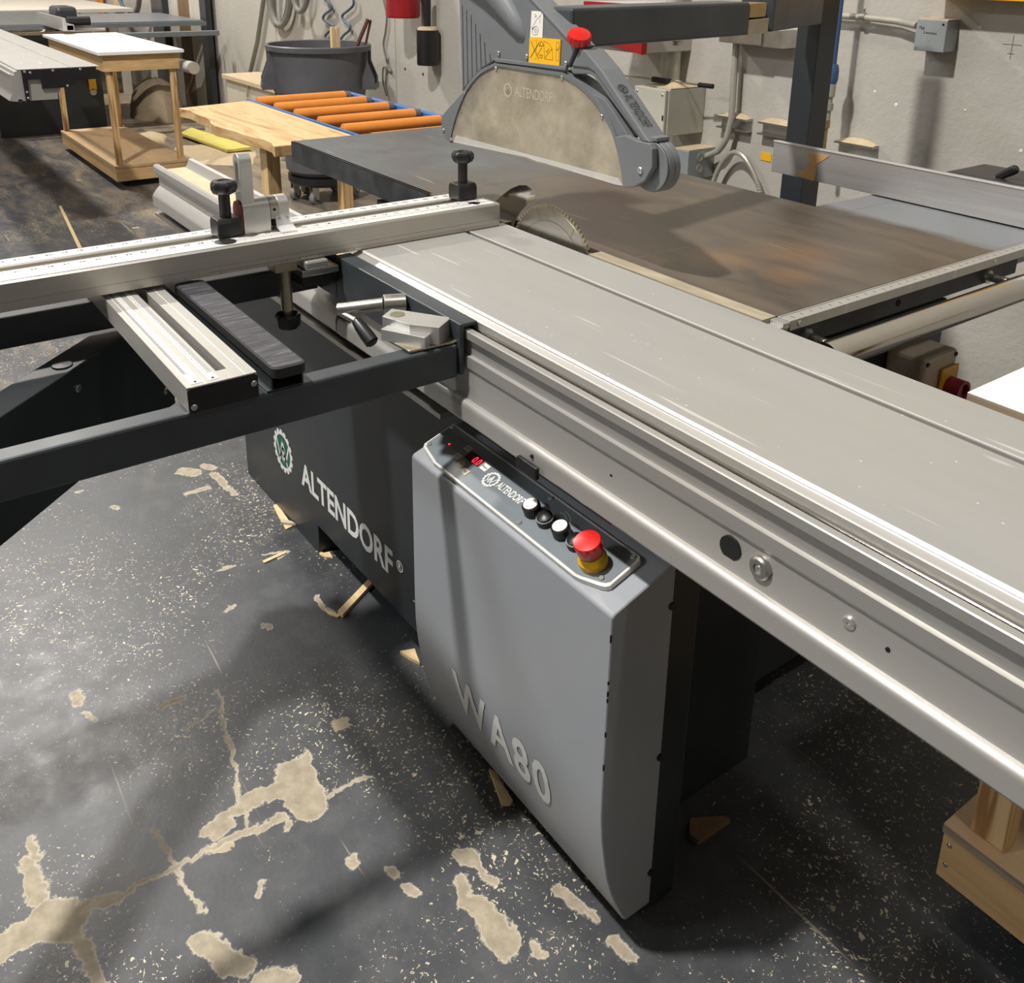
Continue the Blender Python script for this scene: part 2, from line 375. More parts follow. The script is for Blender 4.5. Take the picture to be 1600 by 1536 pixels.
class MB:
    def __init__(s): s.v = []; s.f = []
    def add(s, vs, fs):
        b = len(s.v); s.v += [Vector(x) for x in vs]; s.f += [tuple(b + i for i in f) for f in fs]; return s
    def box(s, x0, x1, y0, y1, z0, z1):
        vs = [(x, y, z) for z in (z0, z1) for y in (y0, y1) for x in (x0, x1)]
        return s.add(vs, [(0, 2, 3, 1), (4, 5, 7, 6), (0, 1, 5, 4), (2, 6, 7, 3), (0, 4, 6, 2), (1, 3, 7, 5)])
    def frame(s, o, ex, ey, ez, sx, sy, sz):
        """box from corner o along three vectors"""
        o = Vector(o); a = Vector(ex) * sx; b = Vector(ey) * sy; c = Vector(ez) * sz
        vs = [o + a * i + b * j + c * k for k in (0, 1) for j in (0, 1) for i in (0, 1)]
        return s.add(vs, [(0, 2, 3, 1), (4, 5, 7, 6), (0, 1, 5, 4), (2, 6, 7, 3), (0, 4, 6, 2), (1, 3, 7, 5)])
    def loft(s, rings, caps=True):
        n = len(rings[0]); vs = [p for r in rings for p in r]; fs = []
        for k in range(len(rings) - 1):
            for i in range(n):
                j = (i + 1) % n; fs.append((k * n + i, k * n + j, (k + 1) * n + j, (k + 1) * n + i))
        if caps: fs += [tuple(range(n))[::-1], tuple((len(rings) - 1) * n + i for i in range(n))]
        return s.add(vs, fs)
    def prism(s, pts, ax, a, b):
        def P(p, t):
            return {'x': (t, p[0], p[1]), 'y': (p[0], t, p[1]), 'z': (p[0], p[1], t)}[ax]
        return s.loft([[P(p, a) for p in pts], [P(p, b) for p in pts]])
    def cyl(s, p0, p1, r0, r1=None, n=24, caps=True):
        p0 = Vector(p0); p1 = Vector(p1); r1 = r0 if r1 is None else r1
        d = (p1 - p0).normalized(); u = d.orthogonal().normalized(); w = d.cross(u)
        R = lambda c, r: [c + (u * math.cos(2 * PI * i / n) + w * math.sin(2 * PI * i / n)) * r for i in range(n)]
        return s.loft([R(p0, r0), R(p1, r1)], caps)
    def lathe(s, c, d, prof, n=32):
        c = Vector(c); d = Vector(d).normalized(); u = d.orthogonal().normalized(); w = d.cross(u)
        rings = [[c + d * h + (u * math.cos(2 * PI * i / n) + w * math.sin(2 * PI * i / n)) * max(r, 1e-5) for i in range(n)] for r, h in prof]
        return s.loft(rings)
    def tube(s, pts, r, n=10):
        pts = [Vector(p) for p in pts]; rings = []; prev = None
        for i, p in enumerate(pts):
            d = ((pts[min(i + 1, len(pts) - 1)] - pts[max(i - 1, 0)])).normalized()
            if prev is None: u = d.orthogonal().normalized()
            else: u = (prev - d * prev.dot(d)).normalized()
            prev = u; w = d.cross(u); rr = r[i] if isinstance(r, (list, tuple)) else r
            rings.append([p + (u * math.cos(2 * PI * k / n) + w * math.sin(2 * PI * k / n)) * rr for k in range(n)])
        return s.loft(rings)
    def merge(s, vs, fs, M=None):
        return s.add([M @ Vector(v) for v in vs] if M else vs, fs)
    def build(s, name, mat, parent=None, bevel=0, smooth=False, seg=2, label=None, origin=None):
        me = bpy.data.meshes.new(name)
        o0 = wloc(parent) if parent else (Vector(origin) if origin else None)
        if o0 is None:
            lo = Vector((min(v.x for v in s.v), min(v.y for v in s.v), min(v.z for v in s.v))); hi = Vector((max(v.x for v in s.v), max(v.y for v in s.v), 0))
            o0 = Vector(((lo.x + hi.x) / 2, (lo.y + hi.y) / 2, lo.z))
        me.from_pydata([tuple(v - o0) for v in s.v], [], s.f)
        bm = bmesh.new(); bm.from_mesh(me); bmesh.ops.recalc_face_normals(bm, faces=bm.faces); bm.to_mesh(me); bm.free()
        me.materials.append(MAT[mat]); o = bpy.data.objects.new(name, me); COL.objects.link(o)
        if parent: o.parent = parent
        else: o.location = o0
        if bevel:
            m = o.modifiers.new('bevel', 'BEVEL'); m.width = bevel; m.segments = seg; m.limit_method = 'ANGLE'; m.angle_limit = math.radians(40)
        if smooth:
            for p in me.polygons: p.use_smooth = True
            try:
                me.set_sharp_from_angle(angle=math.radians(35))
            except Exception: pass
            wn = o.modifiers.new('weighted_normal', 'WEIGHTED_NORMAL'); wn.keep_sharp = True; wn.weight = 80
        if label: o['label'] = label
        return o
def child_copy(root, loc, label=None, group=None):
    r = root.copy(); COL.objects.link(r); r.location = loc
    if label: r['label'] = label
    if group: r['group'] = group
    def rec(a, b):
        for ch in list(a.children):
            c = ch.copy(); COL.objects.link(c); c.parent = b; rec(ch, c)
    rec(root, r); return r

_tx = {}
def text_mesh(s, bold=0.0, spacing=1.0):
    key = (s, bold, spacing)
    if key in _tx: return _tx[key]
    c = bpy.data.curves.new('txt', 'FONT'); c.body = s; c.size = 1.0; c.offset = bold; c.space_character = spacing; c.resolution_u = 3
    o = bpy.data.objects.new('txt', c); COL.objects.link(o)
    dg = bpy.context.evaluated_depsgraph_get(); dg.update()
    me = bpy.data.meshes.new_from_object(o.evaluated_get(dg))
    vs = np.array([v.co[:] for v in me.vertices]); fs = [tuple(p.vertices) for p in me.polygons]
    bpy.data.objects.remove(o); bpy.data.curves.remove(c); bpy.data.meshes.remove(me)
    lo = vs.min(0); hi = vs.max(0); vs = (vs - lo)
    _tx[key] = (vs, fs, hi[0] - lo[0], hi[1] - lo[1]); return _tx[key]
def text(mb, s, o, ex, ey, width=None, height=0.01, bold=0.0, spacing=1.0, off=0.0006, ctr=False, thick=0.0):
    """lettering whose lower left corner stands at o, running along ex and standing along ey"""
    vs, fs, w, h = text_mesh(s, bold, spacing); ex = Vector(ex).normalized(); ey = Vector(ey).normalized(); n = ex.cross(ey)
    sy = height / h; sx = (width / w) if width else sy
    o = Vector(o) - (ex * w * sx / 2 + ey * h * sy / 2 if ctr else Vector((0, 0, 0)))
    P = [o + ex * v[0] * sx + ey * v[1] * sy + n * off for v in vs]
    mb.add(P, fs)
def ribbon(mb, pts, w, nrm, off=0.0006):
    """flat printed line through pts"""
    nrm = Vector(nrm).normalized()
    for a, b in zip(pts[:-1], pts[1:]):
        a = Vector(a); b = Vector(b); d = (b - a).normalized(); s = nrm.cross(d) * (w / 2); e = d * (w / 2 * 0.6)
        mb.add([a - e - s + nrm * off, b + e - s + nrm * off, b + e + s + nrm * off, a - e + s + nrm * off], [(0, 1, 2, 3)])
def disc(mb, c, ex, ey, r, n=32, off=0.0004, r_in=0.0):
    c = Vector(c); ex = Vector(ex).normalized(); ey = Vector(ey).normalized(); nn = ex.cross(ey)
    P = lambda rr, i: c + (ex * math.cos(2 * PI * i / n) + ey * math.sin(2 * PI * i / n)) * rr + nn * off
    if r_in <= 0: mb.add([P(r, i) for i in range(n)], [tuple(range(n))])
    else: mb.add([P(r, i) for i in range(n)] + [P(r_in, i) for i in range(n)], [(i, (i + 1) % n, n + (i + 1) % n, n + i) for i in range(n)])
def gear_logo(mb_white, mb_green, c, ex, ey, r):
    c = Vector(c); ex = Vector(ex).normalized(); ey = Vector(ey).normalized(); nn = ex.cross(ey)
    n = 96; T = 16; out = []
    for i in range(n):
        a = 2 * PI * i / n; ph = (i * T / n) % 1.0; rr = r if ph < 0.55 else r * 0.88
        out.append(c + (ex * math.cos(a) + ey * math.sin(a)) * rr + nn * 0.0006)
    inn = [c + (ex * math.cos(2 * PI * i / n) + ey * math.sin(2 * PI * i / n)) * r * 0.74 + nn * 0.0006 for i in range(n)]
    mb_white.add(out + inn, [(i, (i + 1) % n, n + (i + 1) % n, n + i) for i in range(n)])
    if mb_green: disc(mb_green, c, ex, ey, r * 0.74, 48, 0.0004)
    Q = lambda x, y: c + ex * x * r + ey * y * r
    for L in ([(-.62, .38), (-.30, -.36), (.0, .50), (.30, -.36), (.62, .38)], [(-.40, -.55), (-.05, .15), (.12, -.22)], [(.40, -.55), (.05, .15), (-.12, -.22)], [(-.2, -.08), (0, -.5), (.2, -.08)]):
        ribbon(mb_white, [Q(*p) for p in L], r * 0.11, nn, 0.0009)

def screw(parent, c, n, r, mat='screw_metal', name='screw'):
    c = Vector(c); n = Vector(n).normalized(); m = MB()
    m.lathe(c, n, [(0, 0), (r, 0), (r, r * .35), (r * .8, r * .55), (r * .35, r * .55), (r * .3, r * .2), (0, r * .2)], 16)
    return m.build(name, mat, parent, smooth=True)

# ------------------------------------------------------------------ the room
WY = 3.08
tag(MB().box(-15, 6, -9, WY + .2, -0.1, 0).build('floor', 'worn_floor'), kind='structure')
tag(MB().box(-15, 6, WY, WY + .2, 0, 7).build('wall_back', 'painted_wall'), kind='structure')
tag(MB().box(-15.2, -15, -9, WY + .2, 0, 7).build('wall_left', 'plain_wall'), kind='structure')
tag(MB().box(6, 6.2, -9, WY + .2, 0, 7).build('wall_right', 'plain_wall'), kind='structure')
tag(MB().box(-15, 6, -9.2, -9, 0, 7).build('wall_front', 'plain_wall'), kind='structure')
tag(MB().box(-15, 6, -9, WY + .2, 7, 7.2).build('ceiling', 'ceiling_paint'), kind='structure')
for i, (u, v) in enumerate(((430, 30), (618, 100), (1045, 40))):
    p = YP(u, v, WY)
    tag(MB().box(p.x - .004, p.x + .004, WY - .004, WY, 0, 4).build('trim_%d' % (i + 1), 'plain_wall'), kind='structure')

# ------------------------------------------------------------------ PANEL SAW
saw = empty('panel_saw', (-1.9, 1.3, 0), 'large dark grey sliding table panel saw filling the middle of the picture', 'panel saw')
# cabinet
m = MB()
m.prism([(-2.48, 0), (-1.985, 0), (-1.985, .085), (-.90, .085), (-.90, .705), (-2.48, .705)], 'y', .846, 1.24); m.box(-1.45, -.90, .90, 1.24, 0, .085)
cab = m.build('cabinet', 'anthracite', saw, bevel=.002)
MB().box(-.90, -.785, .858, .925, .0, .70).build('frame_channel', 'anthracite', saw, bevel=.006)
MB().box(-2.4, -.985, 1.26, 1.86, .06, .80).build('motor_housing', 'anthracite', saw, bevel=.004)
m = MB()
text(m, 'ALTENDORF', (-2.072, .846, .163), (1, 0, 0), (0, 0, 1), width=.485, height=.071, bold=.028)
m.build('name_lettering', 'white_print', cab, label='white name lettering')
wl = MB(); m2 = MB(); gear_logo(wl, m2, (-2.187, .846, .207), (1, 0, 0), (0, 0, 1), .063)
wl.build('gear_emblem', 'white_print', cab, label='white gear emblem'); wl = MB()
disc(wl, (-1.556, .846, .213), (1, 0, 0), (0, 0, 1), .0135, 32, .0006, .0112); text(wl, 'R', (-1.556, .846, .213), (1, 0, 0), (0, 0, 1), height=.015, bold=.02, ctr=True)
wl.build('registered_sign', 'white_print', cab)
wl = MB(); ribbon(wl, [(-1.50, .846, .161), (-1.40, .846, .161)], .0016, (0, -1, 0)); wl.build('white_line', 'white_print', cab)
m2.build('green_disc', 'logo_green', cab)
MB().add([(-.8985, 1.07, .50), (-.8985, 1.07, .60), (-.8985, 1.15, .56)], [(0, 1, 2)]).build('warning_label', 'yellow_label', cab)
# fixed guide rail under the carriage
prof = [(.773, .74), (.773, .766), (.776, .774), (.786, .786), (.797, .797), (.797, .825), (.788, .834), (.784, .842), (.784, .858), (.789, .864), (.800, .863), (.806, .846), (.812, .843), (.878, .843), (.886, .852), (.892, .868),
        (.903, .870), (.912, .864), (.916, .846), (.930, .80), (.932, .74), (.915, .722), (.790, .722)]
m = MB().prism(prof, 'x', -2.92, -1.665); m.build('guide_rail', 'alu_rail', saw, smooth=True)
MB().box(-2.915, -1.67, .815, .876, .8432, .846).build('sawdust_layer', 'dust', saw)
MB().box(-2.92, -1.27, .776, .86, .706, .716).build('rail_flange', 'zinc', saw, bevel=.001)
MB().box(-1.66, -1.2, .84, 1.10, .706, .736).build('rail_bed', 'zinc', saw)
# tables
MB().box(-2.83, -1.985, 1.19, 1.905, .862, .9095).box(-2.83, -1.985, 1.19, 1.20, .845, .9095).build('outfeed_table', 'cast_table', saw, bevel=.0015)
MB().box(-2.826, -1.99, 1.1885, 1.19, .847, .906).build('side_plate', 'worn_black_panel', saw)
m = MB(); m.box(-1.984, -1.66, 1.19, 1.222, .845, .91); m.box(-1.984, -.932, 1.222, 1.905, .862, .91); m.box(-1.984, -.932, 1.88, 1.905, .842, .87); m.box(-1.374, -.932, 1.905, 2.75, .862, .91)
m.build('cast_table', 'cast_table', saw, bevel=.0012)
m = MB(); m.box(-.955, -.931, 1.222, 2.017, .842, .905); m.box(-1.3, -.955, 2.0, 2.017, .842, .862)
m.build('table_apron', 'worn_black_panel', saw, bevel=.001)
MB().box(-1.372, -.932, 1.188, 1.2215, .885, .9104).build('insert_strip', 'insert_wood', saw, label='pale dusty insert strip beside the blade slot')
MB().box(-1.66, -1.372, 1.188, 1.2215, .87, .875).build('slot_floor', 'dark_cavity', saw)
MB().box(-1.3005, -1.2995, 1.222, 2.4, .9099, .9102).build('table_seam', 'steel', saw)
# measuring rail
mr = MB().prism([(-.929, .905), (-.929, .911), (-.902, .911), (-.902, .893), (-.929, .893)], 'y', 1.222, 2.75).build('measuring_rail', 'alu_ruler', saw, bevel=.0008)
m = MB()
for i in range(0, 60):
    y = 1.24 + i * .0254; m.box(-.917, -.911 if i % 5 else -.908, y - .0005, y + .0005, .911, .9113)
m.box(-.9245, -.9235, 1.222, 2.75, .911, .9113)
m.build('scale_marks', 'black_print', mr)
MB().box(-.93, -.902, 1.205, 1.2205, .899, .9095).box(-.93, -.905, 1.188, 1.205, .893, .903).build('rail_bracket', 'cast_silver', saw, bevel=.001)
for y in (1.197, 1.212): screw(saw, (-.904, y, .899), (1, 0, -.1), .005)
for y in (1.245, 1.86): screw(saw, (-.902, y, .9025), (1, 0, 0), .0045)
# round fence rail with its studs
RX, RZ = -.857, .853
MB().cyl((RX, 1.262, RZ), (RX, 2.75, RZ), .0255, n=48).build('round_rail', 'chrome', saw, smooth=True, label='polished round fence rail')
for y in (1.305, 1.895):
    m = MB().cyl((-.931, y, .857), (-.875, y, .857), .0075, n=16)
    for k in range(14): m.cyl((-.925 + k * .0036, y, .857), (-.9235 + k * .0036, y, .857), .0088, n=16)
    st = m.build('rail_stud', 'zinc', saw, smooth=True)
    MB().cyl((-.931, y, .857), (-.926, y, .857), .016, n=6).cyl((-.926, y, .857), (-.924, y, .857), .014, n=24).build('nut', 'screw_metal', st)
MB().cyl((-.9312, 1.58, .862), (-.9300, 1.58, .862), .007, n=20).build('drill_hole', 'dark_cavity', saw)
# main switch on the housing's end
bx = MB().box(-.985, -.90, 1.655, 1.775, .52, .735).build('switch_box', 'beige_box', saw, bevel=.008)
MB().box(-.898, -.892, 1.712, 1.772, .625, .705).build('switch_plate', 'yellow_plastic', bx, bevel=.002)
MB().lathe((-.892, 1.744, .660), (1, 0, 0), [(0, 0), (.024, 0), (.024, .032), (.018, .032), (.017, .012), (0, .012)], 28).box(-.892, -.866, 1.739, 1.749, .643, .678).build('switch_knob', 'dark_red', bx, smooth=True)
for y, z in ((1.665, .725), (1.765, .725)): screw(bx, (-.90, y, z), (1, 0, 0), .005, 'black_plastic')
# control box
prof = [(.857, .668), (.843, .667), (.838, .6655), (.746, .634), (.742, .631), (.740, .626), (.740, .33), (.741, .281), (.745, .235), (.753, .185), (.760, .148), (.770, .111), (.785, .070), (.801, .036), (.806, .031), (.857, .031)]
cb = MB().prism(prof, 'x', -1.308, -.775).build('control_box', 'box_grey', saw, bevel=.0025, smooth=True)
for z in (.60, .33, .10): MB().cyl((-.776, .853, z), (-.772, .853, z), .006, n=14).build('side_screw', 'black_plastic', cb)
for z, dz in ((.59, .012), (.50, .008), (.49, .006), (.43, .008), (.37, .01), (.52, .005)):
    MB().box(-.7762, -.7746, .7385, .741, z, z + dz).build('paint_chip', 'black_print', cb)
# lettering wrapped onto the curved front
def face_y(z):
    P = [(z_, y_) for y_, z_ in prof[5:15]]
    for (z1, y1), (z0, y0) in zip(P[:-1], P[1:]):
        if z0 <= z <= z1 and z1 > z0: return y0 + (y1 - y0) * (z - z0) / (z1 - z0)
    return .74
vs, fs, w_, h_ = text_mesh('WA80', .022, 1.15)
bm = bmesh.new(); BV = [bm.verts.new((-1.182 + v[0] / w_ * .281, 0, .172 + v[1] / h_ * .090)) for v in vs]
for f in fs:
    try: bm.faces.new([BV[i] for i in f])
    except Exception: pass
for k in range(1, 24):
    z = .172 + k * .090 / 24
    bmesh.ops.bisect_plane(bm, geom=bm.verts[:] + bm.edges[:] + bm.faces[:], plane_co=(0, 0, z), plane_no=(0, 0, 1))
bm.verts.ensure_lookup_table(); bm.verts.index_update()
m = MB().add([(v.co.x, face_y(v.co.z) - .0012, v.co.z) for v in bm.verts], [tuple(v.index for v in f.verts) for f in bm.faces]); bm.free()
m.build('model_lettering', 'pale_print', cb, label='pale model lettering on the curved front')
# operating panel on the slanted lid
FO = Vector((-.775, .742, .6315)); EX = Vector((1, 0, 0)); EV = Vector((0, .838 - .742, .6655 - .6315)).normalized(); EN = EX.cross(EV)
def PP(x, v, h=0.0): return FO + EX * x + EV * v + EN * h
out = [(-.527, .092), (-.527, .026), (-.520, .019), (-.478, .010), (-.470, .008), (-.088, .006), (-.078, .008), (-.046, .018), (-.038, .022), (-.034, .028), (-.034, .085), (-.040, .091)]
def inset(pts, d):
    c = (sum(p[0] for p in pts) / len(pts), sum(p[1] for p in pts) / len(pts)); r = []
    for x, v in pts:
        r.append((x + (d if x < c[0] else -d) * (1 if abs(x - c[0]) > .18 else 0), v + (d if v < c[1] else -d)))
    return r
pan = MB().loft([[PP(x, v, 0) for x, v in out], [PP(x, v, .010) for x, v in out]]).build('operating_panel', 'alu_white', cb, bevel=.0012)
ins = inset(out, .0045)
MB().loft([[PP(x, v, .0099) for x, v in ins], [PP(x, v, .0107) for x, v in ins]]).build('panel_face', 'panel_grey', pan)
H = .0108
for x, v in ((-.518, .083), (-.515, .030), (-.232, .082), (-.232, .018), (-.045, .083), (-.052, .028)): screw(pan, PP(x, v, H), EN, .0042)
m = MB(); gear_logo(m, None, PP(-.347, .047, H), EX, EV, .0165); m.build('gear_emblem', 'white_print', pan)
m = MB(); text(m, 'ALTENDORF', PP(-.328, .041, H), EX, EV, width=.066, height=.015, bold=.02)
disc(m, PP(-.247, .052, H), EX, EV, .0026, 16, .0006, .0019)
m.build('name_print', 'white_print', pan)
for cx in (-.190, -.116):
    m = MB()
    for a0, a1, rr in ((0.3, 1.9, .021), (0.5, 1.6, .027)):
        ribbon(m, [PP(cx + math.cos(a0 + (a1 - a0) * i / 8) * rr, .054 + math.sin(a0 + (a1 - a0) * i / 8) * rr * .9, H) for i in range(9)], .0008, EN)
    m.build('arrow_print', 'white_print', pan)
MB().frame(PP(-.433, .050, H), EX, EV, EN, .040, .018, .0006).build('display_window', 'red_display', pan)
m = MB(); text(m, '0.0', PP(-.413, .051, H + .0004), EX, EV, width=.018, height=.0145, bold=.0); m.build('display_digits', 'red_digits', pan, label='red lit display reading 0.0')
for s_, x, v in (('+', -.452, .062), ('-', -.452, .038), ('0', -.430, .030), ('45', -.408, .024)):
    ky = MB().frame(PP(x, v, H), EX, EV, EN, .0155, .0125, .0007).build('membrane_key', 'beige_box', pan)
    m = MB(); text(m, s_, PP(x + .00775, v + .00625, H + .0008), EX, EV, height=.0045 if s_ != '-' else .001, width=None if s_ != '-' else .004, ctr=True); m.build('key_print', 'black_print', ky)
m = MB(); text(m, 'Reset', PP(-.380, .058, H + .0008), EX, EV, height=.004, ctr=True); rlp = m
MB().frame(PP(-.388, .051, H), EX, EV, EN, .016, .014, .0006).build('reset_label', 'white_plastic', pan)
rlp.build('reset_print', 'black_print', pan)
m = MB()
for x, v in ((-.478, .052), (-.478, .062), (-.478, .072)): m.frame(PP(x, v, H), EX, EV, EN, .009, .002, .0005)
m.build('indicator_line', 'panel_grey', pan); MB().lathe(PP(-.484, .053, H), EN, [(0, 0), (.0018, 0), (.0018, .0008), (0, .0012)], 12).build('indicator_lamp', 'red_digits', pan)
for x, kind in ((-.232, 'white'), (-.199, 'black'), (-.160, 'white'), (-.127, 'black')):
    b = MB().lathe(PP(x, .046, H), EN, [(0, 0), (.0145, 0), (.0145, .0155), (.0125, .0175), (0, .0175)] if kind == 'white' else [(0, 0), (.0145, 0), (.0145, .009), (.0138, .010), (0, .010)], 28).build('push_button', 'black_plastic', pan, smooth=True)
    if kind == 'white': MB().lathe(PP(x, .046, H + .0172), EN, [(0, 0), (.0118, 0), (.0114, .0012), (0, .0018)], 28).build('button_cap', 'white_plastic', b, smooth=True, label='white button cap')
    else:
        MB().lathe(PP(x, .046, H + .0095), EN, [(.0128, 0), (.0141, 0), (.0141, .0008), (.0128, .0008)], 28).build('button_ring', 'screw_metal', b, smooth=True)
        MB().lathe(PP(x, .046, H + .0095), EN, [(0, 0), (.0125, 0), (.0122, .004), (.008, .0064), (0, .0072)], 28).build('button_cap', 'black_plastic', b, smooth=True, label='black domed button cap')
es = MB().lathe(PP(-.082, .040, H), EN, [(0, 0), (.021, 0), (.0215, .010), (.0195, .013), (.0175, .019), (0, .019)], 36).build('emergency_stop', 'yellow_plastic', pan, smooth=True, label='yellow and red emergency stop')
MB().lathe(PP(-.082, .040, H + .0188), EN, [(0, 0), (.0165, 0), (.0165, .004), (0, .004)], 36).build('green_ring', 'green_plastic', es, smooth=True)
m = MB(); n = 48; c0 = PP(-.082, .040, H + .022)
def er(r, h, k): return [c0 + EN * h + (EX * math.cos(2 * PI * i / n) + EV * math.sin(2 * PI * i / n)) * (r - (k if (i % 4 < 2) else 0)) for i in range(n)]
m.loft([er(.0175, 0, 0), er(.0190, .004, .0006), er(.0205, .016, .0009), er(.0207, .0195, 0), er(.0192, .0225, 0), er(.012, .0238, 0), er(.001, .0243, 0)])
m.build('mushroom_head', 'red_plastic', es, smooth=True)
# black clip between control box and carriage
a = YP(813, 704, .766); b = YP(843, 750, .766); MB().box(a.x, b.x, .758, .766, b.z, a.z - .006).build('black_clip', 'black_plastic', saw, bevel=.002)

# ------------------------------------------------------------------ SLIDING TABLE
X0, X1 = -1.657, 0.5
sl = empty('sliding_table', (-.6, .98, .738), 'long brushed aluminium sliding table running to the lower right edge', 'sliding table')
P = [(.828, .910), (.8265, .9065), (.823, .904), (.8155, .9018), (.8125, .900), (.8125, .884), (.8005, .884), (.8005, .890), (.7905, .890), (.789, .8885), (.789, .876), (.7955, .873), (.7955, .847), (.789, .8455), (.789, .826),
     (.7925, .821), (.7915, .800), (.7865, .778), (.7850, .7735), (.7815, .7732), (.7785, .7722), (.7760, .7704), (.7742, .7680), (.7732, .7650), (.7727, .762), (.7705, .742), (.7725, .7385), (.775, .738), (1.02, .738), (1.02, .80), (1.165, .882), (1.1815, .888), (1.1815, .910), (1.0815, .910), (1.0815, .897), (1.069, .897), (1.069, .910)]
body = MB().prism(P, 'x', X0, X1).build('carriage_profile', 'alu_side', sl, smooth=True)
MB().prism([(.828, .9101), (1.0688, .9101), (1.0688, .9104), (.828, .9104)], 'x', X0, X1).build('front_table_top', 'alu_table', sl)
MB().prism([(1.0818, .9101), (1.1813, .9101), (1.1813, .9104), (1.0818, .9104)], 'x', X0, X1).build('rear_table_top', 'alu_table', sl)
MB().prism([(.8255, .9065), (.8281, .9102), (.8281, .9108), (.8248, .9068)], 'x', X0, X1).build('edge_trim', 'alu_white', sl)
MB().cyl((X0, .8030, .8862), (X1, .8030, .8862), .0019, n=12).build('guide_rod', 'chrome', sl, smooth=True)
MB().cyl((X0, .8085, .8868), (X1, .8085, .8868), .0021, n=12).build('guide_rod', 'chrome', sl, smooth=True)
MB().box(X0, X1, .801, .812, .8841, .8846).build('slot_floor', 'hood_dark', sl)
MB().prism([(1.0812, .9085), (1.0838, .9085), (1.0838, .9109), (1.0812, .9109)], 'x', X0, X1).build('groove_highlight', 'alu_white', sl)  # thin white strip paints in the highlight along the groove's edge
MB().cyl((-.632, .7945, .800), (-.632, .7885, .800), .0155, n=32).build('black_plug', 'black_plastic', sl)
kd = MB().lathe((-.585, .793, .800), (0, -1, 0), [(0, 0), (.0145, 0), (.0145, .007), (.012, .0095), (.007, .0095), (.0065, .007), (0, .007)], 28).build('clamp_disc', 'zinc', sl, smooth=True)
screw(kd, (-.585, .787, .800), (0, -1, 0), .005)
screw(sl, (-.467, .7925, .800), (0, -1, 0), .008)
for x, z in ((-.42, .797), (-.846, .794), (-1.0, .760)): MB().cyl((x, .7925, z), (x, .7900 if z > .77 else .7695, z), .0028, n=14).build('drill_hole', 'dark_cavity', sl)

# ------------------------------------------------------------------ CROSSCUT FRAME (outrigger table)
cf = empty('outrigger_table', (-1.45, .3, .807), 'dark grey steel outrigger frame hooked onto the sliding table', 'outrigger frame')
def tubebox(a, b): return MB().box(*a, *b)
YL = -1.25
MB().box(-1.250, -1.213, YL, .778, .807, .865).build('front_beam', 'anthracite_worn', cf, bevel=.004)
MB().box(-1.787, -1.750, YL, .778, .807, .865).build('rear_beam', 'anthracite_worn', cf, bevel=.004)
MB().box(-1.75, -1.25, -1.25, -1.21, .807, .865).build('end_beam', 'anthracite', cf, bevel=.004)
m = MB().prism([(.778, .902), (.812, .902), (.812, .8955), (.786, .8955), (.786, .812), (.778, .812)], 'x', -1.665, -1.207)
pl = m.build('mounting_angle', 'anthracite_worn', cf, bevel=.002)
MB().prism([(.778, .902), (.7825, .902), (.7825, .812), (.778, .812)], 'x', -1.80, -1.666).build('mounting_plate', 'anthracite', cf)
MB().cyl((-1.395, .7785, .884), (-1.395, .7765, .884), .004, n=16).build('drill_hole', 'dark_cavity', cf)

# swing arm carrying the frame
arm = empty('swing_support', (-1.7, .3, .5), 'dark deep tapered swing arm under the outrigger frame at left', 'swing arm')
dr = Vector((.375, -.40, 0)).normalized()  # runs towards the near left
pn = ZP(188, 528, .795); pn0 = ZP(0, 652, .795)
dr = (pn0 - pn).normalized(); sd = Vector((dr.y, -dr.x, 0)); 
if sd.y > 0 or sd.x < 0: pass
far_w = (ZP(162, 520, .795) - pn); sd = Vector((far_w.x, far_w.y, 0)); sd = (sd - dr * sd.dot(dr)).normalized()
A0 = pn - dr * .16; A1 = pn + dr * 1.5; Wd = .062
def zb(t):   # lower edge of the deep web
    return t
q = []
lowA = ZP(262, 640, .62); 
m = MB()
def onvert(u, v):   # point on the arm's near vertical face
    d = ray(u, v); nrm = Vector((dr.y, -dr.x, 0)); t = (pn - CAM).dot(nrm) / d.dot(nrm); return CAM + d * t
c1 = onvert(275, 630); c2 = onvert(252, 646); c3 = onvert(0, 855)
e = (c3 - c2).normalized(); c4 = c2 + e * 1.1
top1 = A1.copy()
face = [A0, A1, Vector((A1.x, A1.y, min(c4.z, .60))), c4, c2, c1, Vector((A0.x, A0.y, c1.z + .03))]
m.loft([face, [p + sd * Wd for p in face]])
web = m.build('arm_body', 'anthracite', arm, bevel=.002)
cp = ZP(97, 570, .797)
MB().lathe((cp.x, cp.y, .7955), (0, 0, 1), [(0, 0), (.017, 0), (.016, .002), (0, .0028)], 28).build('cap', 'anthracite_worn', arm, smooth=True)
for u, v in ((121, 607), (258, 611)): 
    p = onvert(u, v); screw(arm, p, Vector((-sd.x, -sd.y, 0)), .007, 'zinc', 'bolt')

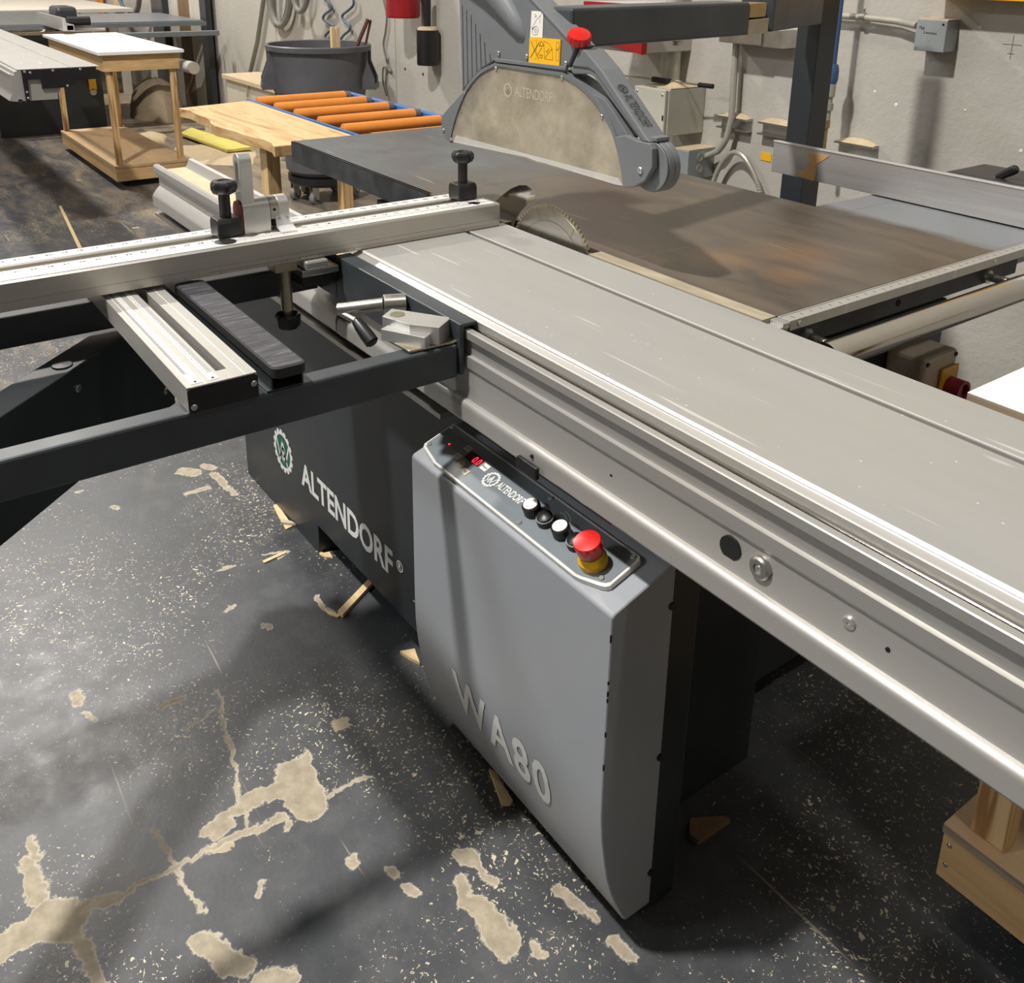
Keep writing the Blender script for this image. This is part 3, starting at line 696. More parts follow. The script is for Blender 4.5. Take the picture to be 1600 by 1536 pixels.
# ------------------------------------------------------------------ CROSSCUT FENCE
fe = empty('crosscut_fence', (-1.71, .3, .91), 'long aluminium crosscut fence beam with printed scales lying across the frame', 'saw fence')
Y0, Y1 = -1.1, 1.163
fp = [(-1.643, .9105), (-1.643, .9575), (-1.6455, .9605), (-1.7075, .9605), (-1.7115, .9580), (-1.7115, .948), (-1.7345, .948), (-1.7345, .9585), (-1.738, .9605), (-1.779, .9605), (-1.782, .958), (-1.782, .9105)]
MB().prism(fp, 'y', Y0, Y1).build('beam', 'alu_fence', fe, bevel=.0006)
MB().box(-1.7040, -1.6500, Y0, 1.155, .9605, .9609).build('front_scale_tape', 'alu_white', fe)
MB().box(-1.7760, -1.7420, Y0, 1.15, .9605, .9609).build('rear_scale_tape', 'alu_white', fe)
MB().box(-1.7345, -1.7115, Y0, 1.163, .9480, .9484).build('slot_floor', 'steel', fe)
m = MB(); yn = lambda n: .7277 - (n - 20) * .0255
for n in range(4, 56):
    y = yn(n)
    text(m, str(n), (-1.690, y, .9609), (0, 1, 0), (-1, 0, 0), height=.0085, off=.0003, ctr=True)
    text(m, str(n + 42), (-1.762, y + .012, .9609), (0, 1, 0), (-1, 0, 0), height=.0085, off=.0003, ctr=True)
    for k in range(8):
        L = .010 if k == 0 else (.007 if k == 4 else .0045)
        m.box(-1.6765, -1.6765 + L, y + k * .0254 / 8 - .0002, y + k * .0254 / 8 + .0002, .9609, .9612)
    m.box(-1.7535, -1.7475, y + .012, y + .0125, .9609, .9612)
m.box(-1.7032, -1.7025, Y0, 1.155, .9609, .9612); m.box(-1.6502, -1.6495, Y0, 1.155, .9605, .9611); m.box(-1.7765, -1.7758, Y0, 1.15, .9605, .9611)
m.build('scale_print', 'black_print', fe)
MB().lathe((-1.675, .565, .9609), (0, 0, 1), [(0, 0), (.020, 0), (.0198, .0004), (0, .0005)], 32).build('round_washer', 'steel', fe)
MB().lathe((-1.672, 1.115, .9609), (0, 0, 1), [(0, 0), (.013, 0), (.0125, .0006), (0, .0006)], 28).build('end_disc', 'steel', fe)
m = MB().box(-1.676, -1.667, 1.105, 1.128, .9615, .9622).box(-1.680, -1.663, 1.112, 1.119, .9615, .9622); m.build('cross_slot', 'black_print', fe)
MB().box(-1.6428, -1.6424, .52, 1.16, .917, .9176).box(-1.6428, -1.6424, Y0, 1.16, .9265, .9268).build('face_line', 'gold_steel', fe)
m = MB()
for k in range(22):
    y = .40 + k * .0195 + .004 * math.sin(k * 3); m.box(-1.6428, -1.6422, y, y + .0008, .912, .918)
m.build('etched_mark', 'gold_steel', fe)

# star knob clamps on the fence
def knob_clamp(loc, label):
    t = empty('clamp_block', loc, label, 'fence clamp', 'black star knob clamps on the fence')
    x, y, z = loc
    m = MB().prism([(-.022, 0), (.022, 0), (.022, .028), (.017, .036), (-.017, .036), (-.022, .028)], 'y', -.024, .024)
    m.v = [v + Vector(loc) for v in m.v]; m.build('block', 'black_plastic', t, bevel=.003)
    MB().cyl((x, y, z + .036), (x, y, z + .082), .0105, n=24).build('stem', 'black_plastic', t, smooth=True)
    n = 40; rings = []
    for r, h in ((.001, 0), (.013, .0), (.022, .004), (.026, .012), (.0255, .020), (.021, .0255), (.011, .0265), (.010, .0245), (.001, .0245)):
        rings.append([Vector((x, y, z + .079 + h)) + Vector((math.cos(2 * PI * i / n), math.sin(2 * PI * i / n), 0)) * (r * (1 - (.13 if r > .015 else 0) * (0.5 - 0.5 * math.cos(5 * 2 * PI * i / n)))) for i in range(n)])
    MB().loft(rings).build('star_knob', 'black_plastic', t, smooth=True)
    return t
k1 = knob_clamp((-1.716, .583, .9615), 'black star knob clamp beside the silver flip stop on the fence')
k2 = child_copy(k1, (-1.722, 1.118, .9615), 'black star knob clamp at the blade end of the fence')
MB().box(-1.752, -1.735, 1.135, 1.163, .9612, .975).build('clamp_foot', 'clear_plastic', k2, bevel=.003)

# flip stop
fs = empty('flip_stop', (-1.715, .65, .9612), 'silver cast flip stop with upright slotted arm clamped on the fence', 'fence stop')
def rr_prof(x0, x1, z0, z1, r, n=10):
    p = [(x1, z0), (x1, z1 - r)]
    p += [(x1 - r + r * math.cos(a), z1 - r + r * math.sin(a)) for a in [PI / 2 * i / n for i in range(1, n + 1)]]
    p += [(x0 + r + r * math.cos(a), z1 - r + r * math.sin(a)) for a in [PI / 2 + PI / 2 * i / n for i in range(0, n + 1)]]
    p += [(x0, z0)]; return p
MB().prism(rr_prof(-1.741, -1.697, .9612, 1.026, .02), 'y', .611, .664).build('stop_body', 'cast_silver', fs, bevel=.001, smooth=True)
MB().prism(rr_prof(-1.741, -1.697, .985, 1.026, .02), 'y', .6645, .680).build('hinge_middle', 'steel', fs, smooth=True)
MB().prism(rr_prof(-1.741, -1.697, .9612, 1.026, .02), 'y', .6805, .702).build('hinge_ear', 'cast_silver', fs, bevel=.001, smooth=True)
MB().prism(rr_prof(-1.742, -1.700, .9612, 1.023, .019), 'y', .6070, .6105).build('end_plate', 'dark_red', fs, smooth=True)
o_ = [(-1.701, 1.018)] + [(-1.717 + .016 * math.cos(a), 1.098 + .016 * math.sin(a)) for a in [PI * i / 14 for i in range(15)]] + [(-1.733, 1.018)]
i_ = [(-1.709, 1.042)] + [(-1.717 + .009 * math.cos(a), 1.092 + .009 * math.sin(a)) for a in [PI * i / 14 for i in range(15)]] + [(-1.725, 1.042)]
m = MB(); n = len(o_)
def UA(p, t): return Vector((p[0], .611 + .024 * t, p[1]))
vs = [UA(p, 0) for p in o_] + [UA(p, 0) for p in i_] + [UA(p, 1) for p in o_] + [UA(p, 1) for p in i_]
fs_ = []
for i in range(n):
    j = (i + 1) % n; fs_ += [(i, j, n + j, n + i), (2 * n + i, 3 * n + i, 3 * n + j, 2 * n + j), (i, 2 * n + i, 2 * n + j, j), (n + i, n + j, 3 * n + j, 3 * n + i)]
m.add(vs, fs_).build('slotted_arm', 'cast_silver', fs, bevel=.0008)
MB().box(-1.745, -1.700, .668, .676, .970, .988).build('hinge_gap', 'dark_cavity', fs)
MB().prism([(-1.696, .990), (-1.693, .991), (-1.688, .972), (-1.668, .9655), (-1.668, .9635), (-1.691, .968)], 'y', .672, .704).build('reading_lens', 'clear_plastic', fs)
for y in (.680, .696): screw(fs, (-1.6955, y, .985), (1, 0, .2), .003, 'black_plastic')
screw(fs, (-1.697, .672, 1.003), (1, 0, 0), .003, 'black_plastic')

# hanging pillar with hand knob under the fence
pil = empty('clamping_pillar', (-1.665, .672, .775), 'short bronze pillar with black hand knob hanging under the fence', 'clamp')
MB().cyl((-1.665, .672, .808), (-1.665, .672, .895), .0115, n=32).cyl((-1.665, .672, .785), (-1.665, .672, .81), .008, n=20).build('pillar', 'gold_steel', pil, smooth=True)
MB().box(-1.685, -1.645, .645, .690, .892, .9103).build('pillar_head', 'gold_steel', pil, bevel=.001)
n = 48; rings = []
for r, h in ((.001, -.001), (.020, 0), (.0235, .004), (.0255, .024), (.023, .028), (.018, .026), (.013, .018), (.001, .018)):
    rings.append([Vector((-1.665, .672, .772 + h)) + Vector((math.cos(2 * PI * i / n), math.sin(2 * PI * i / n), 0)) * r * (1 - (.06 if r > .019 else 0) * (0.5 + 0.5 * math.cos(8 * 2 * PI * i / n))) for i in range(n)])
MB().loft(rings).build('hand_knob', 'black_plastic', pil, smooth=True)

# fence seat blocks
sb = empty('fence_seat', (-1.67, .74, .855), 'two stacked silver clamping blocks on a black bracket by the frame corner', 'clamp block')
MB().box(-1.700, -1.628, .700, .747, .892, .9095).build('upper_block', 'cast_silver', sb, bevel=.004)
MB().box(-1.74, -1.6355, .695, .772, .877, .891).build('lower_block', 'steel', sb, bevel=.002)
MB().box(-1.74, -1.650, .700, .7765, .852, .8765).build('bracket', 'black_plastic', sb, bevel=.002)

# eccentric clamp lever
cl = empty('clamp_lever', (-1.41, .755, .88), 'zinc clamping lever with black knurled grip on the frame corner', 'clamp lever')
MB().cyl((-1.395, .740, .8885), (-1.382, .776, .888), .0165, n=32).build('pivot_housing', 'zinc', cl, smooth=True, bevel=.001)
MB().cyl((-1.445, .676, .8755), (-1.398, .742, .887), .0112, n=24).build('lever_shaft', 'zinc', cl, smooth=True, bevel=.001)
g0 = Vector((-1.440, .680, .870)); g1 = YP(556, 501, .690); g2 = YP(583, 537, .700)
MB().cyl(g0, g1, .0055, .0062, n=20).build('lever_arm', 'zinc', cl, smooth=True)
gd = (g2 - g1).normalized(); L = (g2 - g1).length
MB().lathe(g1, gd, [(0, 0), (.0078, 0), (.0108, L * .25), (.0122, L * .6), (.0122, L * .94), (.0085, L * 1.0), (0, L * 1.0)], 24).build('grip', 'black_plastic', cl, smooth=True)

# silver shoe on swivel plate
sh = empty('clamping_shoe', (-1.26, .735, .866), 'angled silver clamping shoe resting on the frame beside the table', 'clamping shoe')
p = [ZP(597, 494, .902), ZP(612, 482, .902), ZP(705, 496, .902), ZP(686, 512, .902)]
p4 = [ZP(622, 503, .902)]
def solid(mb, top, z0):
    mb.loft([[Vector((q.x, q.y, z0)) for q in top], top])
m = MB(); solid(m, [p[0], p[1], p[2], p[3], ZP(640, 507, .902)], .871); m.build('upper_block', 'cast_silver', sh, bevel=.0008)
q = [ZP(595, 514, .890), ZP(606, 508, .890), ZP(676, 519, .890), ZP(664, 528, .890)]
m = MB(); solid(m, q, .870); m.build('front_jaw', 'cast_silver', sh, bevel=.0008)
c = ZP(621, 491, .9022); MB().lathe(c, (0, 0, 1), [(0, 0), (.0125, 0), (.0125, .0006), (.004, .0006), (.0035, .0003), (0, .0003)], 32).build('pivot_disc', 'gold_steel', sh, smooth=True)
c = ZP(669, 515, .892); MB().lathe(Vector((c.x, c.y, .890)), (0, 0, 1), [(0, 0), (.0045, 0), (.0045, .003), (0, .003)], 20).build('set_screw', 'screw_metal', sh, smooth=True)
m = MB().loft([[Vector((v.x, v.y, .8665)) for v in (ZP(640, 549, .87), ZP(600, 528, .87), ZP(660, 505, .87), ZP(718, 521, .87), ZP(717, 532, .87))], [Vector((v.x, v.y, .8705)) for v in (ZP(640, 549, .87), ZP(600, 528, .87), ZP(660, 505, .87), ZP(718, 521, .87), ZP(717, 532, .87))]])
m.build('swivel_plate', 'gold_steel', sh, bevel=.0008)

# mitre ruler bar
rb = empty('ruler_bar', (-1.5, .387, .8655), 'flat slotted aluminium ruler bar with printed tapes and black end cap', 'ruler bar')
zt, zb_ = .9025, .8655
def ringbar(x0, x1, y0, y1, sx0, sx1, sy0, sy1):
    m = MB()
    m.box(x0, x1, y0, sy0, zb_, zt); m.box(x0, x1, sy1, y1, zb_, zt); m.box(sx1, x1, sy0, sy1, zb_, zt); m.box(x0, sx0, sy0, sy1, zb_, zt); return m
ringbar(-1.86, -1.212, .3385, .4375, -1.84, -1.247, .391, .4065).build('bar', 'alu_ruler', rb)
MB().cyl((-1.247, .39875, zb_ + .001), (-1.247, .39875, zt - .001), .0001, n=4).build('slot_end', 'alu_ruler', rb)
MB().prism([(.3385, .8657), (.4375, .8657), (.4375, .898), (.433, .9023), (.343, .9023), (.3385, .898)], 'x', -1.212, -1.2085).build('end_cap', 'black_plastic', rb)
for y, z in ((.345, .874), (.431, .888)): screw(rb, (-1.2085, y, z), (1, 0, 0), .0045)
MB().box(-1.84, -1.220, .347, .3625, zt, zt + .0006).build('left_tape', 'alu_white', rb)
MB().box(-1.84, -1.220, .3725, .3865, zt, zt + .0006).build('right_tape', 'alu_white', rb)
MB().box(-1.84, -1.212, .4205, .4220, zt, zt + .0004).build('ridge', 'alu_white', rb)
m = MB()
for k in range(240):
    x = -1.26 - k * .0022
    if k % 1 == 0: m.box(x - .0003, x + .0003, .3485, .3485 + (.0075 if k % 5 == 0 else .0045), zt + .0006, zt + .0008)
for k in range(210):
    x = -1.248 - k * .0026
    m.box(x - .0003, x + .0003, .3860 - (.010 if k % 5 == 0 else .0065), .3862, zt + .0006, zt + .0008)
for k in range(48):
    x = -1.262 - k * .0105; text(m, str(k % 10), (x, .3590, zt + .0006), (0, 1, 0), (-1, 0, 0), height=.0028, ctr=True)
for k in range(40):
    x = -1.252 - k * .013; text(m, str(k % 10), (x, .3750, zt + .0006), (0, 1, 0), (-1, 0, 0), height=.0034, ctr=True)
m.build('tape_print', 'black_print', rb)
for y in (.3548, .3795): screw(rb, (-1.226, y, zt + .0004), (0, 0, 1), .002, 'black_print')

# supporting pad on its hollow steel bar
pd = empty('support_pad', (-1.5, .482, .8655), 'scuffed black support pad on a hollow steel bar across the frame', 'support pad')
m = MB()
for a in ((-1.86, -1.214, .4585, .4610, .8655, .886), (-1.86, -1.214, .5055, .508, .8655, .886), (-1.86, -1.214, .4610, .5055, .8655, .8675), (-1.86, -1.214, .4610, .5055, .884, .886)): m.box(*a)
m.build('hollow_bar', 'anthracite', pd)
MB().box(-1.86, -1.214, .4515, .4585, .8655, .8675).build('bar_lip', 'anthracite_worn', pd)
def rr(x0, x1, y0, y1, r, n=5):
    p = []
    for cx, cy, a0 in ((x1 - r, y1 - r, 0), (x0 + r, y1 - r, PI / 2), (x0 + r, y0 + r, PI), (x1 - r, y0 + r, 1.5 * PI)):
        p += [(cx + r * math.cos(a0 + PI / 2 * i / n), cy + r * math.sin(a0 + PI / 2 * i / n)) for i in range(n + 1)]
    return p
MB().prism(rr(-1.655, -1.203, .4605, .5065, .012), 'z', .8865, .8895).prism(rr(-1.655, -1.199, .457, .5095, .012), 'z', .8895, .9045).build('rubber_pad', 'rubber', pd, bevel=.001)
MB().prism(rr(-1.653, -1.203, .460, .5065, .010), 'z', .9046, .9052).build('pad_top', 'scuffed_pad', pd)

# ------------------------------------------------------------------ SAW BLADE and riving knife
bl = empty('saw_blade', (-1.505, 1.2, .833), 'round toothed saw blade rising through the table beside the wood strip', 'saw blade')
T = 84; n = T * 6; rings = []; out_ = []
for i in range(n):
    ph = i % 6; r = [.1475, .1475, .1462, .1405, .1405, .1455][ph]; a = 2 * PI * i / n
    out_.append((-1.505 + r * math.cos(a), .833 + r * math.sin(a)))
MB().prism(out_, 'y', 1.1985, 1.2015).build('toothed_rim', 'gold_steel', bl)
MB().lathe((-1.505, 1.2020, .833), (0, -1, 0), [(0, 0), (.137, 0), (.137, .0040), (.045, .0041), (0, .0041)], 72).build('blade_body', 'steel', bl, smooth=True)
m = MB()
for a in (1.9, .95, 2.8): ribbon(m, [(-1.505 + r * math.cos(a + (r - .1) * 1.2), 1.1978, .833 + r * math.sin(a + (r - .1) * 1.2)) for r in (.112, .12, .13, .137)], .0007, (0, -1, 0), .0003)
for r in (.113,): ribbon(m, [(-1.505 + r * math.cos(.5 + t * .1), 1.1978, .833 + r * math.sin(.5 + t * .1)) for t in range(22)], .0006, (0, -1, 0), .0003)
m.build('laser_slot', 'black_print', bl)
rk = [ZP(0, 0, 1)]
kp = [(.152, 1.95), (.155, 2.1), (.155, 2.3), (.155, 2.55), (.155, 2.8), (.245, 2.72), (.228, 2.55), (.215, 2.35), (.205, 2.18), (.196, 2.06), (.183, 1.97), (.168, 1.93)]
kn = tag(MB().prism([(-1.505 + r * math.cos(a), .833 + r * math.sin(a)) for r, a in kp], 'y', 1.1988, 1.2012).build('riving_knife', 'chrome', None, bevel=.0006), 'polished steel riving knife standing behind the saw blade', 'riving knife')

# ------------------------------------------------------------------ BLADE GUARD
gd_ = empty('blade_guard', (-1.5, 1.2, 1.08), 'big grey overhead blade guard with clear dusty side window', 'blade guard')
GY0, GY1 = 1.175, 1.222
def G(u, v, y=GY0): return YP(u, v, y)
def gshape(pts, y0, y1, grow=0):
    a = [G(u, v, GY0) for u, v in pts]
    return MB().loft([[Vector((p.x, y0, p.z)) for p in a], [Vector((p.x, y1, p.z)) for p in a]])
def arc_pts(pts, n=6):
    """smooth curve through picture points"""
    r = []
    P = [Vector((*p, 0)) for p in pts]
    for i in range(len(P) - 1):
        p0 = P[max(i - 1, 0)]; p1 = P[i]; p2 = P[i + 1]; p3 = P[min(i + 2, len(P) - 1)]
        for k in range(n):
            t = k / n; q = 0.5 * ((2 * p1) + (p2 - p0) * t + (2 * p0 - 5 * p1 + 4 * p2 - p3) * t * t + (3 * p1 - p0 - 3 * p2 + p3) * t ** 3)
            r.append((q.x, q.y))
    r.append(pts[-1]); return r
archL = arc_pts([(703, 221), (708, 196), (717, 168), (730, 140), (750, 116), (775, 103)])
archR = arc_pts([(877, 119), (900, 133), (922, 153), (940, 178), (955, 207), (966, 245), (974, 292)])
arch = archL + archR
bottom = [(852, 258), (836, 255), (822, 249), (760, 235)]
gshape(arch + bottom, GY0 + .003, GY0 + .007).build('side_window', 'dusty_acrylic', gd_, label='clear dusty side window')
gshape([(708, 222), (712, 212), (965, 279), (972, 290), (960, 288), (852, 255), (838, 252), (824, 246), (760, 233)], GY0 + .0005, GY0 + .003).build('window_sill', 'clear_plastic', gd_)
# rim band following the arch
def band(inner, d, y0, y1, name, mat, **k):
    a = [G(u, v) for u, v in inner]; c = Vector((-1.53, 0, 1.06)); o = []
    for p in a:
        dd = Vector((p.x, 0, p.z)) - c; dd.normalize(); o.append(p + dd * d)
    m = MB(); nn = len(a)
    for y, s in ((y0, 0), (y1, 0)): pass
    vs = [Vector((p.x, y0, p.z)) for p in a] + [Vector((p.x, y0, p.z)) for p in o] + [Vector((p.x, y1, p.z)) for p in a] + [Vector((p.x, y1, p.z)) for p in o]
    f = []
    for i in range(nn - 1):
        f += [(i, i + 1, nn + i + 1, nn + i), (2 * nn + i, 3 * nn + i, 3 * nn + i + 1, 2 * nn + i + 1), (i, 2 * nn + i, 2 * nn + i + 1, i + 1), (nn + i, nn + i + 1, 3 * nn + i + 1, 3 * nn + i)]
    f += [(0, nn, 3 * nn, 2 * nn), (nn - 1, 3 * nn - 1, 4 * nn - 1, 2 * nn - 1)]
    return m.add(vs, f).build(name, mat, gd_, smooth=True, **k)
band(arch, .008, GY0, GY1, 'window_rim', 'hood_grey')
# far side wall of the hood, seen through the window
gshape(arch + [(968, 293), (850, 256), (824, 249), (760, 235)], GY1 - .004, GY1).build('rear_window', 'dusty_acrylic', gd_)
# upper shell
shell = [(716, -170), (716, 0), (720.6, 143), (735, 125), (752, 107), (773, 94), (830, 99), (885, 106), (897, 77), (885, 62), (850, 25), (828, 0), (775, -60), (770, -170)]
gshape(shell, GY0 + .002, GY1).build('upper_shell', 'hood_grey', gd_, bevel=.003)
gshape([(828, 0), (885, 62), (897, 77), (900, 73), (888, 58), (834, 0), (781, -60), (775, -60)], GY0 - .001, GY1 + .002).build('upper_ridge', 'hood_grey', gd_, bevel=.002)
gshape([(772, 91), (886, 104), (884, 110), (775, 97)], GY0 - .002, GY0 + .006).build('lower_lip', 'hood_grey', gd_, bevel=.001)
m = MB()
def gline(p0, p1, w=.0022, y=GY0 + .0012):
    a = G(*p0); b = G(*p1); d = (b - a).normalized(); s = Vector((d.z, 0, -d.x)) * w / 2
    m.add([Vector((q.x, y, q.z)) for q in (a - s, b - s, b + s, a + s)], [(0, 1, 2, 3)])
for i, u in enumerate((723.5, 730, 737, 744, 751, 758, 766)):
    tv = [8, 15, 23, 37, 52, 66, 84][i]; bv = [138, 130, 121, 113, 107, 102, 98][i]; gline((u - 2, tv), (u, bv))
m.build('rib_line', 'hood_dark', gd_)
# suction duct boss
a = G(716, -75); b = G(816, 55); pts = []; rs = []
for t in [i / 14 for i in range(15)]:
    p = a.lerp(b, t); p.z += .018 * math.sin(PI * t) ; pts.append((p.x, GY0 + .010 - .004 * t, p.z)); rs.append(.046 - .030 * t ** 1.6 if t < .97 else .012)
pts.append((G(820, 64).x, GY0 + .008, G(820, 64).z)); rs.append(.003)
MB().tube(pts, rs, 28).build('duct_boss', 'hood_grey', gd_, smooth=True)
# left wing
gshape([(686, 183), (689, 178), (716, 147), (722, 148), (710, 180), (702, 220), (700, 224), (693, 219), (686, 205)], GY0 + .006, GY1 - .004).build('rear_wing', 'hood_grey', gd_, bevel=.002)
c = G(690, 204); screw(gd_, (c.x, GY0 + .006, c.z), (0, -1, 0), .0042)
# right side: inner shell, outer arm, foot plate, rollers
gshape(arc_pts([(884, 110), (890, 118), (905, 135), (925, 147), (941, 156), (954, 172), (965, 190), (980, 214)]) + [(966, 236)] + arc_pts([(966, 236), (958, 210), (942, 178), (922, 153), (900, 133), (880, 119)]), GY0 + .004, GY0 + .03).build('inner_shell', 'hood_grey', gd_, bevel=.002)
gshape([(886, 106), (893, 104), (930, 107), (938, 108), (1012, 224), (1000, 222), (925, 120), (918, 116), (893, 116)], GY0 + .004, GY1 - .004).build('arm_web', 'hood_grey', gd_, bevel=.002)
gshape([(892, 104), (905, 76), (914, 79), (939, 109), (1014, 223), (1003, 222), (928, 113), (918, 107)], GY0 + .001, GY1 + .002).build('outer_arm', 'hood_grey', gd_, bevel=.003)
gshape([(962, 214), (978, 211), (996, 220), (1016, 224), (1020, 233), (1020, 262), (1008, 283), (992, 292), (974, 293.5), (972, 268), (967, 235)], GY0 - .002, GY0 + .012).build('foot_plate', 'hood_grey', gd_, bevel=.002)
rc = G(1006, 262); RC = Vector((rc.x, 0, rc.z + .001))
for y0, y1, r in ((GY0 + .0135, GY0 + .017, .046), (GY0 + .018, GY0 + .031, .0475), (GY0 + .032, GY0 + .045, .0475)):
    MB().cyl((RC.x, y0, RC.z), (RC.x, y1, RC.z), r, n=48).build('guide_wheel', 'hood_grey', gd_, smooth=True, bevel=.001)
MB().frame((RC.x - .01, GY0 + .012, RC.z + .046), (1, 0, 0), (0, 1, 0), (0, 0, 1), .026, GY1 - GY0 - .014, .008).build('wheel_cover', 'hood_grey', gd_, bevel=.002)
for u, v, r in ((1002, 266, .0062), (779, 83, .0045), (823, 88, .0045), (884, 99, .0045)):
    c = G(u, v); screw(gd_, (c.x, GY0 - (.002 if u > 1000 else 0), c.z), (0, -1, 0), r)
for u, v in ((725, 145), (774, 107), (877, 121), (939, 182), (973, 285), (704, 218)):
    c = G(u, v); screw(gd_, (c.x, GY0 + .002, c.z), (0, -1, 0), .004)
# red star knob
c = YP(905, 59, 1.184); m = MB(); n = 60; ax = Vector((.45, -.25, .85)).normalized(); u_ = ax.orthogonal().normalized(); w_2 = ax.cross(u_)
def kr(r, h, k): return [c + ax * h + (u_ * math.cos(2 * PI * i / n) + w_2 * math.sin(2 * PI * i / n)) * (r - k * (0.5 + .5 * math.cos(15 * 2 * PI * i / n))) for i in range(n)]
m.loft([kr(.010, -.018, 0), kr(.012, -.012, 0), kr(.020, -.009, .001), kr(.0235, -.006, .0022), kr(.0235, .006, .0022), kr(.021, .009, .0005), kr(.008, .0105, 0), kr(.001, .0105, 0)]); m.build('red_knob', 'red_plastic', gd_, smooth=True)
# stickers
wl_ = gshape([(830, 17), (848.4, 18), (847, 59), (827.7, 57.8)], GY0 + .0008, GY0 + .0019).build('white_sticker', 'white_plastic', gd_)
yl_ = gshape([(827.7, 58), (876, 62), (874, 103), (826, 97.7)], GY0 - .0004, GY0 + .0019).build('yellow_sticker', 'yellow_label', gd_)
m = MB()
def gl(pts, w=.0009, y=GY0 - .0006): ribbon(m, [Vector((G(*q).x, y, G(*q).z)) for q in pts], w, (0, -1, 0), .0001)
gl([(830, 65), (842, 92)], .0014); gl([(843, 66), (829, 90)], .0014); gl([(840, 87), (847, 74)]); gl([(843, 72), (850, 71), (846, 64), (843, 72)], .001)
gl([(850, 64), (858, 68), (863, 76), (864, 94), (851, 92), (850, 64)], .0006); gl([(852, 90), (863, 76)], .0008); gl([(853, 79), (855, 82), (858, 76)], .001)
gl([(869, 76), (871, 79), (874, 74)], .001); gl([(870, 66), (874, 66), (873, 95), (869, 95), (870, 66)], .0005); gl([(844, 86), (848, 86), (847, 91), (844, 90), (844, 86)], .0009)
gl([(836, 63), (839, 63), (838, 92), (835, 92)], .0004)
m.build('sticker_print', 'black_print', yl_)
m = MB()
gl([(833, 40), (838, 31), (846, 22)], .0006, GY0 + .0006); gl([(835, 22), (838, 25), (835, 27)], .0008, GY0 + .0006); gl([(831, 50), (833, 43), (838, 41), (841, 46), (839, 54), (834, 55), (831, 50)], .0007, GY0 + .0006)
gl([(831, 41), (831, 46), (835, 42)], .0012, GY0 + .0006); gl([(843, 36), (844, 24)], .0006, GY0 + .0006); gl([(835, 46), (838, 46), (837, 51), (835, 50), (835, 46)], .0006, GY0 + .0006)
m.build('sticker_print', 'black_print', wl_)
# embossed lettering on the window and the arm
m = MB(); a = G(784, 146); b = G(866, 157)
ex = (Vector((b.x, 0, b.z)) - Vector((a.x, 0, a.z))).normalized(); ey = Vector((-ex.z, 0, ex.x))
text(m, 'ALTENDORF', Vector((G(803, 147).x, GY0 + .003, G(803, 150).z)), (1, 0, 0), (0, 0, 1), width=.125, height=.021, bold=.004); m.build('embossed_name', 'beige_box', gd_); m = MB(); gear_logo(m, None, Vector((G(792, 141).x, GY0 + .003, G(792, 141).z)), (1, 0, 0), (0, 0, 1), .015)
m.build('embossed_emblem', 'beige_box', gd_)
m = MB(); a = YP(972, 140, 1.19); b = YP(1006, 196, 1.19); ex = (b - a); ex.y = 0; ex.normalize()
nrm = Vector((-ex.z, 0, ex.x)); nrm = nrm if nrm.z > 0 else -nrm
a2 = YP(939, 109, GY0); b2 = YP(1014, 223, GY0); ex = Vector((b2.x - a2.x, 0, b2.z - a2.z)).normalized(); nrm = Vector((-ex.z, 0, ex.x)); yd = Vector((0, 1, 0))
base = Vector((a2.x, GY0 + .010, a2.z)) + nrm * .0008
Lb = Vector((b2.x - a2.x, 0, b2.z - a2.z)).length
text(m, 'ALTENDORF', base + ex * Lb * .36 , ex, yd, width=Lb * .44, height=.022, bold=.01, off=0.0012)
m.build('embossed_name', 'hood_dark', gd_); m = MB()
gear_logo(m, None, base + ex * Lb * .28 + yd * .011, ex, yd, .011)
m.build('embossed_emblem', 'hood_dark', gd_)

# overhead beam and post
ob = empty('overhead_beam', (-1.85, 2.45, 0), 'dark steel post with jointed overhead beam carrying the blade guard', 'post and beam')
A = Vector((-1.484, 1.182, 1.30)); B = Vector((-1.581, 1.85, 1.30)); P1 = Vector((-1.632, 2.001, 1.30)); P2 = Vector((-1.79, 2.412, 1.30))
def hbeam(a, b, w, h, name, mat, par, bev=.006):
    d = (b - a).normalized(); s = Vector((-d.y, d.x, 0)); s = s if s.x < 0 else -s
    return MB().frame(a, d, s, (0, 0, 1), (b - a).length, w, h).build(name, mat, par, bevel=bev)
hbeam(A - (B - A).normalized() * .06 + Vector((0, .09, 0)), B, .085, .0775, 'front_arm', 'anthracite_worn', ob)
hbeam(B, P1 - (P1 - B).normalized() * .03, .06, .036, 'lower_hinge_block', 'gold_steel', ob, .002)
hbeam(B + Vector((0, 0, .04)), P1 - (P1 - B).normalized() * .055 + Vector((0, 0, .04)), .055, .034, 'upper_hinge_block', 'brass', ob, .002)
hbeam(P1 - (P1 - B).normalized() * .06 + Vector((-.03, 0, .003)), P1 + Vector((-.03, 0, .003)), .05, .07, 'hinge_core', 'black_plastic', ob, .001)
hbeam(P1, P2, .09, .12, 'rear_arm', 'anthracite_worn', ob)
MB().box(-1.905, -1.823, 2.45, 2.535, 0, 1.75).build('post', 'anthracite', ob, bevel=.003)
MB().box(-2.02, -1.70, 2.38, 2.68, 0, .012).build('foot', 'anthracite', ob)
for y in (1.25, 1.55): MB().cyl((-1.52, y, 1.292), (-1.52, y, 1.30), .012, n=16).build('beam_bolt', 'zinc', ob)
m = MB(); a = G(790, -60); m.box(-1.66, -1.50, 1.224, 1.270, 1.31, 1.372); m.build('guard_mount', 'hood_dark', ob)

